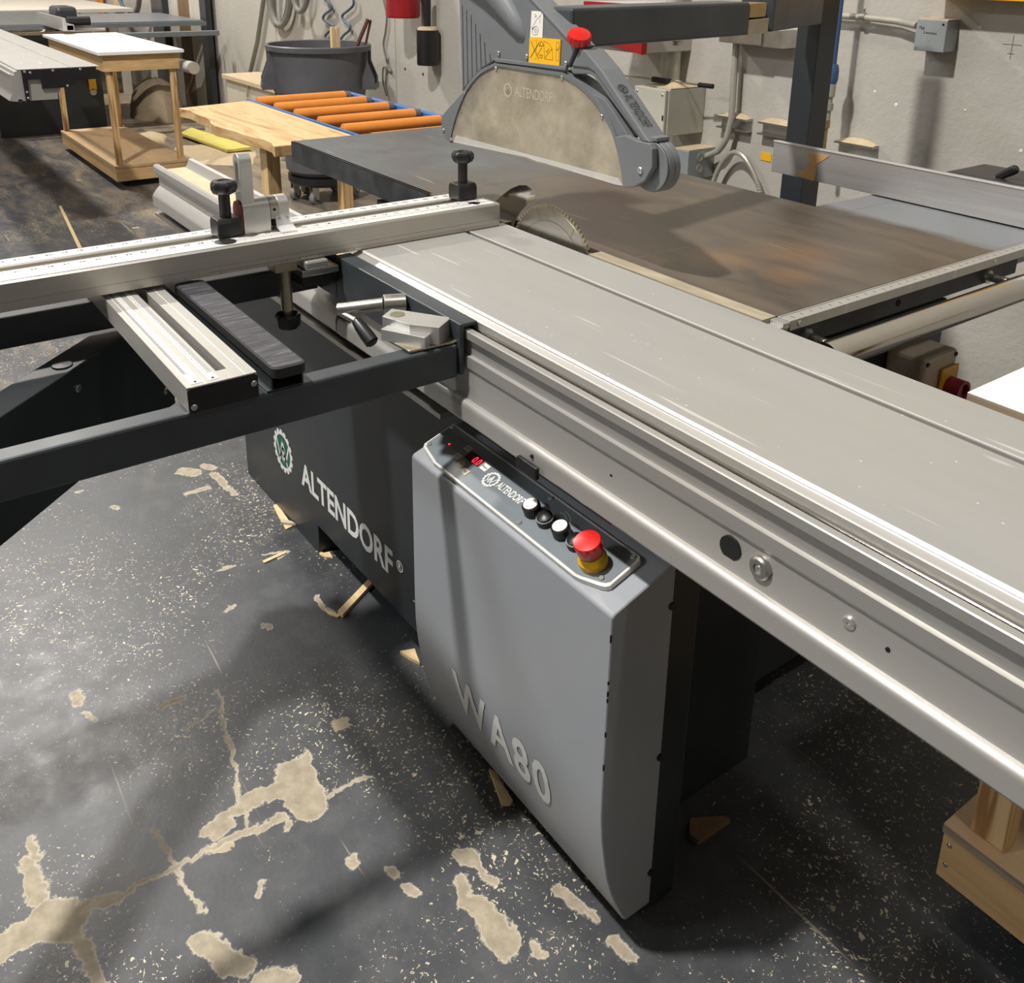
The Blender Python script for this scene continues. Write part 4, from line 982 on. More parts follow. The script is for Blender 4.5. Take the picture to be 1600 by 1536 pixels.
# ------------------------------------------------------------------ RIP FENCE
rf = empty('rip_fence', (-1.35, 2.15, .911), 'shiny aluminium rip fence standing on the table at right', 'rip fence')
MB().box(-1.69, -.85, 2.125, 2.143, .914, 1.001).build('fence_plate', 'alu_rip', rf, bevel=.0008)
MB().box(-1.69, -.85, 2.123, 2.1255, .9985, 1.0025).build('top_edge', 'alu_white', rf)
MB().box(-1.69, -.85, 2.143, 2.175, .914, .935).build('fence_foot', 'alu_rip', rf, bevel=.001)
MB().box(-1.22, -.86, 2.177, 2.36, .912, .995).build('fence_carrier', 'anthracite', rf, bevel=.012)
h0 = YP(1540, 288, 2.22); h1 = YP(1558, 277, 2.22); h2 = YP(1590, 263, 2.22)
MB().cyl(h0, h1, .005, n=16).build('lever_rod', 'chrome', rf, smooth=True)
d = (h2 - h1).normalized(); L = (h2 - h1).length
MB().lathe(h1, d, [(0, 0), (.0075, 0), (.011, L * .6), (.011, L * .9), (.007, L), (0, L)], 24).build('lever_grip', 'black_plastic', rf, smooth=True)
# dusty stain on the fence face
k = NT('dust_stain'); k.base(srgb(190, 150, 98)); k.rough(.8); MAT['dust_stain'] = k.m
st = [(1262, 238), (1296, 244), (1284, 252), (1274, 258), (1276, 268), (1272, 283), (1255, 278), (1245, 274), (1249, 268), (1258, 268), (1262, 258), (1266, 252), (1264, 245)]
m = MB(); a = [YP(u, v, 2.125) for u, v in st]; m.loft([[Vector((p.x, 2.1238, p.z)) for p in a], [Vector((p.x, 2.1249, p.z)) for p in a]]); m.build('dust_streak', 'dust_stain', rf)

# ------------------------------------------------------------------ WOODEN CARTS
def cart(name, x0, x1, y0, y1, label, ztop, ins_x, ins_y, tray, topthick, tx=(0, 0, 0, 0), edge='white_board'):
    """cart: overhanging white top, pine apron, four legs, boxed lower tray, castors"""
    t = empty(name, ((x0 + x1) / 2, (y0 + y1) / 2, 0), label, 'cart', 'wooden carts with white tops')
    MB().box(x0, x1, y0, y1, ztop - topthick, ztop - .001).build('top_board', edge, t, bevel=.001)
    MB().box(x0 + .001, x1 - .001, y0 + .001, y1 - .001, ztop - .0009, ztop).build('white_laminate', 'white_board', t)
    a0, a1, b0, b1 = x0 + ins_x, x1 - ins_x, y0 + ins_y, y1 - ins_y; az = ztop - topthick
    m = MB(); m.box(a0, a1, b0, b0 + .018, az - .105, az); m.box(a0, a1, b1 - .018, b1, az - .105, az); m.box(a0, a0 + .018, b0 + .018, b1 - .018, az - .105, az); m.box(a1 - .018, a1, b0 + .018, b1 - .018, az - .105, az)
    m.build('apron', 'pine_x', t, bevel=.001)
    zt = tray
    m = MB(); m.box(a0 - tx[0], a1 + tx[1], b0 - tx[2], b1 + tx[3], zt - .018, zt); m.build('tray_board', 'ply_face', t, bevel=.001)
    m = MB(); c0, c1, d0, d1 = a0 - tx[0] + .004, a1 + tx[1] - .004, b0 - tx[2] + .004, b1 + tx[3] - .004
    m.box(c0, c1, d0, d0 + .02, zt - .105, zt - .018); m.box(c0, c1, d1 - .02, d1, zt - .105, zt - .018); m.box(c0, c0 + .02, d0 + .02, d1 - .02, zt - .105, zt - .018); m.box(c1 - .02, c1, d0 + .02, d1 - .02, zt - .105, zt - .018)
    m.build('tray_skirt', 'pine_x', t, bevel=.001)
    for lx, ly in ((a1 - .056, b0 + .019), (a1 - .056, b1 - .057), (a0 + .019, b0 + .019), (a0 + .019, b1 - .057)):
        MB().box(lx, lx + .037, ly, ly + .038, zt, az).build('leg', 'post_grain', t, bevel=.002)
    for lx, ly in ((c1 - .07, d0 + .07), (c1 - .07, d1 - .07), (c0 + .07, d0 + .07), (c0 + .07, d1 - .07)):
        MB().cyl((lx - .012, ly, .03), (lx + .012, ly, .03), .03, n=24).box(lx - .03, lx + .03, ly - .03, ly + .03, .062, zt - .1).build('castor', 'rubber', t, smooth=False)
    return t
cart('white_top_cart', -8.10, -6.43, 1.465, 2.00, 'pine cart with white top and lower tray, standing beside the second saw', .88, .03, .03, .15, .02)
c2 = empty('plywood_cart', (-.1, 1.6, 0), 'plywood cart with white top at the right edge behind the sliding table', 'cart', 'wooden carts with white tops')
MB().box(-.622, .7, 1.272, 2.0, .852, .8790).build('top_board', 'ply_edge', c2, bevel=.0005)
MB().box(-.622, .7, 1.272, 2.0, .8791, .8800).build('white_laminate', 'white_board', c2)
MB().box(-.519, .6, 1.232, 1.92, .172, .190).build('tray_board', 'ply_face', c2, bevel=.001)
MB().box(-.5185, .6, 1.2315, 1.233, .173, .189).build('tray_edge', 'ply_edge', c2)
m = MB(); m.box(-.517, .6, 1.2345, 1.254, .085, .1715); m.box(-.517, -.497, 1.254, 1.90, .085, .1715); m.build('tray_skirt', 'pine_x', c2, bevel=.001)
for z in (.155, .115): screw(c2, (-.505, 1.2345, z), (0, -1, 0), .004, 'zinc')
for x, y in ((-.490, 1.255), (.5, 1.255), (-.490, 1.80), (.5, 1.80)):
    MB().box(x, x + .055, y, y + .034, .190, .852).build('leg', 'post_grain', c2, bevel=.002)
for x, y in ((-.40, 1.32), (-.40, 1.82), (.4, 1.32), (.4, 1.82)):
    MB().cyl((x - .012, y, .033), (x + .012, y, .033), .033, n=24).box(x - .03, x + .03, y - .03, y + .03, .067, .172).build('castor', 'rubber', c2)

# ------------------------------------------------------------------ PLANK BENCH and roller bed
pb = empty('plank_bench', (-3.5, 1.35, 0), 'live edged pale wood plank on square legs behind the saw table', 'bench')
m = MB(); top = []
for i in range(15):
    t = i / 14; x = -3.96 + t * .985; top.append((x, 1.19 + .018 * math.sin(t * 9) + .008 * math.sin(t * 23)))
top += [(-2.975, 1.505), (-4.03, 1.515)]
m.prism(top, 'z', .832, .870).build('plank', 'plank_grain', pb, bevel=.003)
for x, y, h in ((-3.235, 1.24, .832), (-3.9, 1.85, .792), (-3.235, 1.89, .792)):
    MB().box(x, x + .062, y, y + .05, 0, h).build('leg', 'post_grain', pb, bevel=.002)
rbz = .872
rs_ = empty('roller_bed', (-3.55, 1.75, .79), 'blue steel roller bed with orange rollers behind the plank bench', 'roller conveyor')
YA0, YA1, YB0, YB1 = 1.518, 1.500, 1.985, 1.955
MB().box(-4.06, -2.95, 1.515, 1.522, .795, .874).box(-4.06, -2.95, 1.522, 1.545, .795, .799).build('side_channel', 'blue_metal', rs_)
MB().box(-4.06, -2.95, 1.975, 1.982, .795, .874).box(-4.06, -2.95, 1.982, 2.01, .868, .874).build('side_channel', 'blue_metal', rs_)
r0 = None
for i, x in enumerate((-3.965, -3.765, -3.565, -3.345, -3.145)):
    if r0 is None:
        r0 = empty('conveyor_roller', (x, 1.75, .868), 'orange roller, farthest of the five on the blue roller bed', 'roller', 'orange conveyor rollers')
        MB().cyl((x, 1.526, .868), (x, 1.935, .868), .0245, n=32).build('sleeve', 'orange_roller', r0, smooth=True)
        MB().cyl((x, 1.936, .868), (x, 1.962, .868), .022, n=24).build('end_bearing', 'grey_barrel', r0, smooth=True)
        MB().cyl((x, 1.523, .868), (x, 1.974, .868), .006, n=12).build('axle', 'dark_cavity', r0, smooth=True)
    else:
        child_copy(r0, (x, 1.75, .868), 'orange roller, %s on the blue roller bed' % ['', 'second from the far end', 'in the middle of the five', 'fourth from the far end', 'nearest but one to the saw table'][i])
child_copy(r0, (-2.925, 1.75, .868), 'orange roller showing only as a thin strip behind the saw table')

# ------------------------------------------------------------------ grey waste barrel on dolly
bc = Vector((-5.53, 2.54, 0))
br = empty('waste_barrel', tuple(bc), 'big grey plastic waste barrel on castors by the wall', 'barrel')
RZ_ = .965
prof = [(0, .17), (.205, .17), (.235, .20), (.243, .30), (.262, .55), (.268, RZ_ - .29), (.283, RZ_ - .28), (.292, RZ_ - .06), (.300, RZ_ - .04), (.318, RZ_ - .035), (.320, RZ_ - .006), (.312, RZ_), (.300, RZ_ - .004), (.280, .70), (.255, .45), (.228, .22), (0, .21)]
MB().lathe(bc, (0, 0, 1), prof, 64).build('tub', 'grey_barrel', br, smooth=True)
def hand(a):
    d = Vector((math.cos(a), math.sin(a), 0)); s = Vector((-d.y, d.x, 0)); m = MB(); b0 = bc + d * .265
    for sg in (-1, 1):
        base = b0 + s * (sg * .062)
        m.loft([[base + d * q[0] + Vector((0, 0, q[1])) + s * o for q in ((0, RZ_ - .26), (.085, RZ_ - .25), (.085, RZ_ - .20), (.045, RZ_ - .10), (.045, RZ_ - .035), (0, RZ_ - .035))] for o in (-.009, .009)])
    m.frame(b0 - s * .070 + Vector((0, 0, RZ_ - .265)), d, s, (0, 0, 1), .09, .14, .035)
    m.build('handle', 'grey_barrel', br)
hand(math.radians(-108)); hand(math.radians(52))
MB().lathe(bc, (0, 0, 1), [(0, .11), (.215, .11), (.228, .125), (.228, .165), (0, .165)], 48).build('dolly', 'black_plastic', br, smooth=True)
for a in (-105, -45, 15, 75, 135, 195):
    p = bc + Vector((math.cos(math.radians(a)), math.sin(math.radians(a)), 0)) * .19
    w_o = MB().cyl((p.x - .014, p.y - .008, .038), (p.x + .014, p.y + .008, .038), .038, n=28).build('castor_wheel', 'tyre', br, smooth=True)
    MB().cyl((p.x - .018, p.y - .010, .038), (p.x + .018, p.y + .010, .038), .018, n=20).build('hub', 'black_plastic', w_o, smooth=True)
    MB().box(p.x - .024, p.x - .016, p.y - .02, p.y + .02, .03, .11).box(p.x + .016, p.x + .024, p.y - .02, p.y + .02, .03, .11).build('fork', 'zinc', br)
for i, u in enumerate((519, 526.5)):
    t = XP(u, 42, -5.47)
    tag(MB().box(-5.485, -5.455, t.y - .010, t.y + .010, .215, t.z).build('wood_strip', 'scrap_wood'), ['pale wood strip standing in the barrel, left of the pair', 'pale wood strip standing in the barrel, right of the pair'][i], 'wood strip', 'wood strips in the barrel')
tp = XP(575, 30, -5.46)
for i, (u, v) in enumerate(((557, 73), (571, 71))):
    b = XP(u, v, -5.47); dn_ = (b - tp); b2 = tp + dn_ * ((tp.z - .225) / -dn_.z if i == 1 else 1.9)
    if i == 0: b2 = tp + (Vector((-5.55, 2.45, .225)) - tp)
    tag(MB().tube([tp + Vector((-.012 * i, .025 * i, -.006 * i)), b if i == 0 else b, b2 if i == 1 else b + (b - tp).normalized() * .25], .013 if i == 0 else .008, 8).build('dark_stick', 'dark_wood', smooth=True), ['thicker dark brown stick leaning in the barrel', 'thinner dark brown stick leaning in the barrel'][i], 'stick')
# white wooden crate behind the barrel
cr = empty('white_crate', (-7.3, 2.85, 0), 'white painted wooden chest between the barrel and the wall', 'chest')
MB().box(-7.85, -6.78, 2.765, 3.05, 0, .50).build('body', 'crate_white', cr, bevel=.003)
MB().box(-7.88, -6.74, 2.74, 3.06, .505, .54).build('lid', 'dust', cr, bevel=.003)
MB().tube([(-7.32, 2.76, .50), (-7.32, 2.745, .46), (-7.31, 2.742, .42), (-7.33, 2.742, .41), (-7.335, 2.745, .44)], .006, 8).build('hasp', 'zinc', cr)

# ------------------------------------------------------------------ things on the back wall
def W(u, v, off=0.0): return YP(u, v, WY - off)
def wallbox(name, u0, v0, u1, v1, depth, mat, label, cat, bevel=.003, group=None):
    a = YP(u0, v0, WY - depth); b = YP(u1, v1, WY - depth)
    t = empty(name, ((a.x + b.x) / 2, WY - depth / 2, min(a.z, b.z)), label, cat, group)
    MB().box(min(a.x, b.x), max(a.x, b.x), WY - depth, WY, min(a.z, b.z), max(a.z, b.z)).build('body', mat, t, bevel=bevel)
    return t, min(a.x, b.x), max(a.x, b.x), min(a.z, b.z), max(a.z, b.z)
# control enclosure
t, x0, x1, z0, z1 = wallbox('wall_enclosure', 996, 133, 1041, 214, .22, 'enclosure', 'beige electrical enclosure on the wall with clamp lying on top', 'electrical box', .004)
MB().box(x0 + .003, x1 - .003, WY - .238, WY - .222, z0, z1).build('door', 'enclosure', t, bevel=.003)
MB().box(x0 + .02, x1, WY - .21, WY - .01, z1, z1 + .006).build('dust_layer', 'dust', t, bevel=.002)
for dx, dz in ((.02, -.02), (-.02, -.02)): screw(t, (x0 + dx if dx > 0 else x1 + dx, WY - .238, z1 + dz), (0, -1, 0), .006)
MB().box(x1 - .012, x1 - .006, WY - .242, WY - .238, z0 + .07, z0 + .09).build('lock', 'black_print', t)
EZ = z1
# bar clamp lying on the enclosure
bcA = YP(960, 122, WY - .18); bcB = YP(1098, 137, WY - .12); bz = EZ + .012
bcA.z = bz + .012; bcB.z = bz + .012
clp = empty('bar_clamp', (bcA.x, bcA.y, bz), 'thin bar clamp with black jaws lying on the wall enclosure', 'bar clamp')
MB().tube([bcA, bcB], .004, 8).build('bar', 'gold_steel', clp)
q = bcA.lerp(bcB, .55); MB().box(q.x - .05, q.x + .05, q.y - .012, q.y + .012, bz, bz + .022).build('jaw', 'black_plastic', clp, bevel=.003)
MB().cyl(bcB - (bcB - bcA).normalized() * .02, bcB + (bcB - bcA).normalized() * .05, .010, n=16).build('grip', 'black_plastic', clp, smooth=True)
tag(MB().lathe((bcA.lerp(bcB, .8).x - .05, WY - .12, EZ + .006), (0, 0, 1), [(0, 0), (.05, 0), (.035, .010), (.01, .022), (0, .024)], 20).build('dust_heap', 'dust', smooth=True), 'small heap of pale sawdust on top of the wall enclosure', 'sawdust')
# disconnect switch below
t, x0, x1, z0, z1 = wallbox('disconnect_switch', 1049, 231, 1073, 282, .16, 'junction_grey', 'small grey switch box below the wall enclosure', 'switch box')
MB().box(x0 - .004, x0 + .035, WY - .166, WY - .161, z0, z1).build('white_plate', 'white_plastic', t)
for z in (.36, .75): MB().lathe((x1 + .0005, WY - .09, z0 + (z1 - z0) * z), (1, 0, 0), [(0, 0), (.018, 0), (.018, .002), (.014, .002), (.014, .001), (0, .001)], 20).build('knockout', 'conduit_paint', t)
MB().box(x0, x1, WY - .158, WY, z1, z1 + .005).build('dust_layer', 'dust', t)
# conduit with elbow
m = MB(); c0 = W(1152, 40, .05); c1 = W(1143, 185, .05); c2_ = W(1136, 215, .05); c3_ = W(1122, 236, .05); c4_ = W(1104, 244, .05); c5 = W(1085, 244, .05)
path = [c0, c1, c1.lerp(c2_, .5), c2_, c2_.lerp(c3_, .55) + Vector((.004, 0, 0)), c3_, c3_.lerp(c4_, .5), c4_, c5]
tag(m.tube(path, .0135, 14).build('conduit', 'conduit_paint', smooth=True), 'grey bent conduit running down the wall to the small switch box', 'conduit')
for nm, u0, v0, u1, v1, lab in (('channel_strut', 1120, 180, 1167, 196, 'short steel strut clamped across the bent conduit'), ('channel_strut', 1184, 190, 1232, 208, 'short steel strut on the wall left of the dark post'), ('channel_strut', 1303, 220, 1364, 236, 'short steel strut on the wall right of the dark post')):
    a = W(u0, v0, .04); b = W(u1, v0 + (v1 - v0) * .25, .04); z = a.z
    t = empty(nm, ((a.x + b.x) / 2, WY - .02, z - .05), lab, 'strut', 'dusty steel struts on the wall')
    MB().box(a.x, b.x, WY - .04, WY, z - .006, z).box(a.x, b.x, WY - .006, WY, z - .045, z - .006).box(a.x, b.x, WY - .04, WY, z - .050, z - .044).build('channel', 'zinc', t)
    m = MB(); n_ = 10; xs = [a.x + (b.x - a.x) * i / n_ for i in range(n_ + 1)]
    m.loft([[Vector((x, WY - .038, z + .001)), Vector((x, WY, z + .001)), Vector((x, WY - .005, z + .004 + .016 * math.sin(PI * i / n_) ** .7)), Vector((x, WY - .03, z + .003 + .007 * math.sin(PI * i / n_)))] for i, x in enumerate(xs)]).build('dust_ridge', 'dust', t)
# galvanised boxes high on the wall behind the beam
t, x0, x1, z0, z1 = wallbox('outlet_box', 1125, 40, 1188, 72, .11, 'zinc', 'galvanised outlet boxes just under the overhead beam', 'outlet box')
MB().box(x1, x1 + .09, WY - .10, WY, z0 - .004, z1).build('side_box', 'zinc', t, bevel=.002)
# flexible conduit loop
a = W(1112, 292, .05); pts = []
for i in range(25):
    t_ = i / 24; u = 1112 + (1188 - 1112) * t_; v = 296 - 62 * math.sin(PI * t_) ** .75 + 8 * t_; pts.append(W(u, v, .05))
m = MB(); m.tube(pts, .009, 12)
for i in range(len(pts) - 1):
    for k in (0, .33, .66):
        q = pts[i].lerp(pts[i + 1], k); d = (pts[i + 1] - pts[i]).normalized(); m.cyl(q, q + d * .004, .0112, n=10)
tag(m.build('flexible_conduit', 'conduit_paint', smooth=True), 'ribbed flexible conduit looping up from behind the table', 'flexible conduit')
a = W(1190, 237, 0); b = W(1205, 253, 0)
tag(MB().box(a.x, b.x, WY - .003, WY, b.z, a.z).build('warning_label', 'yellow_label'), 'small yellow warning label on the wall beside the dark post', 'label')
# round pipe behind the enclosure
a = W(1057, 0, .06); b = W(1054, 124, .06)
tag(MB().cyl((a.x, WY - .07, a.z + .5), (a.x, WY - .07, EZ + .02), .042, n=28).build('wall_pipe', 'conduit_paint', smooth=True), 'thick painted pipe rising from the wall enclosure', 'pipe')
# red hanger behind the beam
t, x0, x1, z0, z1 = wallbox('red_bracket', 925, 2, 1000, 84, .30, 'plain_wall', 'red flanged cabinet half hidden behind the overhead beam', 'cabinet')
MB().box(x0 - .02, x1 + .03, WY - .33, WY - .302, z0 + .04, z1).build('red_front', 'red_metal', t)
MB().add([(x0 - .1, WY - .331, z0 + .06), (x1 + .04, WY - .331, z0), (x1 + .04, WY - .331, z0 + .06), (x0 - .1, WY - .301, z0 + .06), (x1 + .04, WY - .301, z0), (x1 + .04, WY - .301, z0 + .06)], [(0, 1, 2), (3, 5, 4), (0, 3, 4, 1), (1, 4, 5, 2), (0, 2, 5, 3)]).build('red_flange', 'red_metal', t)
# junction box with handwriting, conduit and strap
a = YP(1434, 30, WY - .075); b = YP(1473, 82, WY - .075)
t = empty('junction_box', ((a.x + b.x) / 2, WY - .04, b.z), 'square grey junction box with scribbled note, right part of the wall', 'junction box')
jb = MB().box(a.x, b.x, WY - .068, WY, b.z, a.z).build('body', 'junction_grey', t, bevel=.002)
MB().box(a.x - .001, b.x + .001, WY - .075, WY - .069, b.z - .001, a.z + .001).build('cover', 'junction_grey', t, bevel=.002)
MB().box(a.x, b.x, WY - .07, WY, a.z + .0005, a.z + .004).build('dust_layer', 'dust', t)
m = MB(); text(m, 'Fab', (a.x + .010, WY - .075, a.z - .030), (1, 0, -.1), (0.2, 0, 1), height=.010, off=.0008); text(m, 'Lexion', (a.x + .028, WY - .075, a.z - .044), (1, 0, -.05), (0.2, 0, 1), height=.010, width=.045, off=.0008)
m.build('handwriting', 'black_print', t)
disc_m = MB(); disc(disc_m, ((a.x + b.x) / 2 - .005, WY - .0755, (a.z + b.z) / 2 - .008), (1, 0, 0), (0, 0, 1), .0095, 24, .0005, .0075); disc_m.build('knockout', 'conduit_paint', t)
screw(t, (b.x - .012, WY - .075, a.z - .012), (0, -1, 0), .004, 'black_plastic'); screw(t, (a.x + .006, WY - .075, b.z + .010), (0, -1, 0), .004)
p0 = W(1300, 24, .03); p1 = W(1345, 27, .03); p2 = W(1400, 33, .035); p3 = W(1432, 40, .045)
cz = empty('wall_conduit', (p1.x, WY, p1.z), 'light conduit strapped to the wall leading to the scribbled junction box', 'conduit')
MB().tube([p0, p1, p1.lerp(p2, .6), p2, p2.lerp(p3, .5), p3], .0115, 14).build('tube', 'conduit_paint', cz, smooth=True)
MB().cyl(p1 + Vector((.0, 0, 0)), p1 + Vector((.02, 0, 0)), .016, n=16).cyl(p1 + Vector((.01, 0, .01)), p1 + Vector((.01, 0, .03)), .006, n=10).build('strap', 'zinc', cz)
# blue hose with fittings
hs = empty('air_hose', (W(1300, 100, .06).x, WY - .06, .8), 'blue air line with coupling hanging beside the dark post', 'air hose')
a = YP(1313, 0, WY - .12); b = YP(1301, 104, WY - .12); a2 = b + (a - b) * 1.8
MB().tube([a2, b], .0125, 14).build('hose', 'blue_hose', hs, smooth=True)
d = Vector((0, 0, -1)); b2 = b.copy()
MB().lathe(b, d, [(0, -.01), (.019, -.008), (.024, .012), (.024, .045), (.020, .060), (0, .06)], 24).build('coupling', 'blue_hose', hs, smooth=True)
MB().lathe(b + d * .06, d, [(0, 0), (.020, 0), (.020, .045), (.014, .05), (.014, .07), (.019, .07), (.019, .095), (.013, .10), (.013, .13), (0, .13)], 24).build('regulator', 'conduit_paint', hs, smooth=True)
MB().lathe(b + d * .19, d, [(0, 0), (.015, 0), (.015, .03), (.010, .03), (.010, .14), (0, .14)], 20).build('valve', 'brass', hs, smooth=True)
# drill marks on the wall
for i, (u, v, r) in enumerate(((1400, 164, .007), (1532, 42, .004), (1508, 172, .004), (1367, 143, .005), (1595, 236, .006), (633, 108, .010), (661, 116, .010))):
    p = W(u, v)
    tag(MB().lathe((p.x, WY - .0002, p.z), (0, -1, 0), [(0, 0), (r, 0), (r * .8, .001), (r * .3, .001), (0, .0004)], 10).build('wall_plug', 'white_plastic' if i < 5 else 'black_print'),
        ['chipped anchor hole in the middle of the bare wall', 'small plug hole right of the junction box', 'small pale dent low on the right wall', 'chipped plug hole above the post shadow', 'pale plug hole at the right edge of the wall', 'dark anchor bolt under the red extinguisher', 'dark anchor bolt under the black canister'][i], 'wall plug')
m = MB(); c = W(1582, 70); s = .03
ribbon(m, [(c.x - s, WY, c.z), (c.x + s, WY, c.z)], .0015, (0, -1, 0)); ribbon(m, [(c.x, WY, c.z - .045), (c.x, WY, c.z + .03)], .0015, (0, -1, 0)); ribbon(m, [(c.x - .01, WY, c.z - .028), (c.x + .01, WY, c.z - .028)], .0015, (0, -1, 0))
tag(m.build('pencil_cross', 'black_print'), 'pencilled cross mark on the wall near the right edge', 'mark')
# fire extinguisher and black canister
a = YP(609, 20, WY - .12); b = YP(653, 32, WY - .12)
fx = empty('fire_extinguisher', ((a.x + b.x) / 2, WY - .1, a.z), 'red fire extinguisher hanging on the wall above the barrel', 'fire extinguisher')
cx = (a.x + b.x) / 2; rr_ = abs(b.x - a.x) / 2 * .60
MB().lathe((cx, WY - rr_ - .02, a.z - .02), (0, 0, 1), [(0, 0), (rr_ * .93, 0), (rr_, .015), (rr_, .42), (rr_ * .8, .48), (rr_ * .3, .52), (0, .53)], 40).build('cylinder', 'red_metal', fx, smooth=True)
MB().box(cx - .02, cx + .02, WY - .03, WY, a.z + .1, a.z + .4).build('bracket', 'black_plastic', fx)
a = YP(654, 45, WY - .08); b = YP(681, 104, WY - .08)
bx_ = empty('black_canister', ((a.x + b.x) / 2, WY - .08, b.z), 'black canister with short hose hanging right of the red extinguisher', 'canister')
cx = (a.x + b.x) / 2; rr_ = .066
MB().lathe((cx, WY - rr_ - .01, b.z), (0, 0, 1), [(0, 0), (rr_ * .95, 0), (rr_, .01), (rr_, (a.z - b.z)), (0, a.z - b.z)], 36).build('can', 'black_plastic', bx_, smooth=True)
MB().lathe((cx, WY - rr_ - .01, a.z), (0, 0, 1), [(0, 0), (rr_ * .96, 0), (rr_ * .85, .018), (0, .022)], 36).build('dusty_top', 'dust', bx_, smooth=True)
MB().cyl((cx, WY - rr_ - .01, a.z + .02), (cx, WY - rr_ - .01, a.z + .20), .022, n=20).build('neck', 'black_plastic', bx_, smooth=True)
# hose loops hung on the wall
def loop(u, v, ru, rv, r, mat, name, label, cat, ang=0, turns=1):
    pts = []
    for k in range(28 * turns + 1):
        a_ = 2 * PI * k / 28 + PI / 2; pts.append(W(u + ru * math.cos(a_) + (k / 28) * 3, v - rv * math.sin(a_), (.03 if turns == 2 else .085) + .02 * (k / 28)))
    return tag(MB().tube(pts, r, 10).build(name, mat, smooth=True), label, cat)
loop(434, -10, 15, 50, .022, 'grey_hose', 'coiled_hose', 'larger coil of grey hose hung on the wall above the chest', 'hose', turns=2)
loop(468, -25, 12, 43, .020, 'grey_hose', 'coiled_hose', 'smaller coil of grey hose hung right of the larger coil', 'hose')
tag(MB().tube([W(413, -10, .03), W(408, 25, .03), W(402, 65, .03), W(395, 95, .03), W(391, 112, .03)], .018, 10).build('hanging_hose', 'grey_hose', smooth=True), 'straight grey hose hanging down behind the white chest', 'hose')
for j, (pts, lab) in enumerate(((((503, -4), (516, 6), (518, 14), (508, 22), (505, 30), (514, 36), (521, 42), (513, 50), (508, 57), (513, 63)), 'left spiral blue air line hanging behind the barrel'), (((552, -4), (552, 8), (543, 17), (535, 24), (537, 32), (546, 40), (546, 47), (537, 55), (532, 63)), 'right spiral blue air line hanging behind the barrel'))):
    P_ = [W(u, v, .03) for u, v in arc_pts(pts, 5)]
    tag(MB().tube(P_, .009, 8).build('spiral_hose', 'dark_hose', smooth=True), lab, 'air hose', 'spiral air lines behind the barrel')
P_ = [W(u, v, .012) for u, v in arc_pts([(598, -5), (604, 25), (602, 50), (599, 70), (604, 95), (611, 112), (600, 104), (598, 125), (604, 150)], 5)]
tag(MB().tube(P_, .006, 6).build('wall_cable', 'grey_hose', smooth=True), 'thin grey cable wandering down the wall left of the extinguisher', 'cable')
# yellow object at the top right: lower edge of a wall sign
a = YP(1462, -60, WY - .09); b = YP(1604, 2, WY - .09)
tag(MB().box(a.x, b.x + .3, WY - .09, WY - .001, b.z - .002, a.z).build('wall_sign', 'yellow_label', bevel=.003), 'yellow wall panel whose lower edge shows at the top right', 'sign')

# ------------------------------------------------------------------ SECOND SAW at the far left
s2 = empty('far_saw_table', (-7.2, 1.03, .74), 'far sliding saw table entering at the upper left', 'sliding table')
XS0, XS1 = -8.9, -5.34
MB().prism([(.828, .905), (.815, .900), (.8125, .885), (.8005, .885), (.8005, .890), (.7905, .890), (.789, .876), (.795, .86), (.795, .80), (.786, .78), (.78, .772), (.775, .76), (.80, .755), (1.0, .755), (1.0, .80), (1.17, .90), (1.2, .9095), (.828, .9095)], 'x', XS0 - 2, XS1 - .002).build('carriage', 'alu_side', s2, smooth=True)
MB().box(XS0 - 2, XS1, .828, 1.075, .9096, .9112).build('front_top', 'alu_table', s2); MB().box(XS0 - 2, XS1, 1.082, 1.217, .9096, .9112).build('rear_top', 'alu_table', s2)
ec = MB().prism([(.845, .908), (1.20, .908), (1.19, .89), (1.06, .812), (.93, .812), (.93, .86), (.87, .86), (.865, .75), (.848, .75)], 'x', XS1, XS1 + .012).build('end_cap', 'black_plastic', s2)
for y, z in ((.86, .90), (.885, .895), (.858, .80), (.86, .77), (.99, .90), (1.12, .90), (1.05, .82)): screw(ec, (XS1 + .012, y, z), (1, 0, 0), .006, 'screw_metal', 'bolt')
MB().cyl((XS0 - 2, .822, .757), (XS1 + .01, .822, .757), .011, n=18).build('lower_rod', 'chrome', s2, smooth=True)
MB().prism([(.93, .85), (1.02, .85), (1.02, .80), (.99, .76), (.975, .76), (.96, .80)], 'x', XS1 - .1, XS1 - .02).build('lower_casting', 'cast_silver', s2)
cb2 = empty('far_panel_saw', (-9.8, 1.9, 0), 'second dark panel saw behind the white topped cart', 'panel saw')
MB().box(-10.9, -8.83, 1.18, 2.02, 0, .82).build('cabinet', 'anthracite', cb2, bevel=.004)
MB().box(-10.9, -8.80, 1.24, 2.0, .855, .91).build('cast_table', 'cast_table', cb2, bevel=.002)
MB().box(-10.2, -8.86, 2.0, 2.96, .89, .91).build('extension_table', 'hood_grey', cb2, bevel=.002)
MB().box(-8.79, -8.765, 1.24, 2.95, .87, .905).build('measuring_rail', 'panel_grey', cb2)
MB().cyl((-8.70, 1.26, .85), (-8.70, 2.06, .85), .028, n=24).build('round_rail', 'chrome', cb2, smooth=True)
p = XP(145, 133, -8.82); q = XP(146, 144, -8.82)
MB().box(-8.83, -8.82, p.y - .03, p.y + .03, p.z - .04, p.z + .05).build('yellow_label', 'yellow_label', cb2); MB().lathe((-8.83, q.y, q.z), (1, 0, 0), [(0, 0), (.03, 0), (.028, .01), (0, .01)], 18).build('lock_disc', 'zinc', cb2)
f2 = empty('far_rip_fence', (-8.3, 1.66, .91), 'short aluminium rip fence with black clamp on the far saw', 'rip fence')
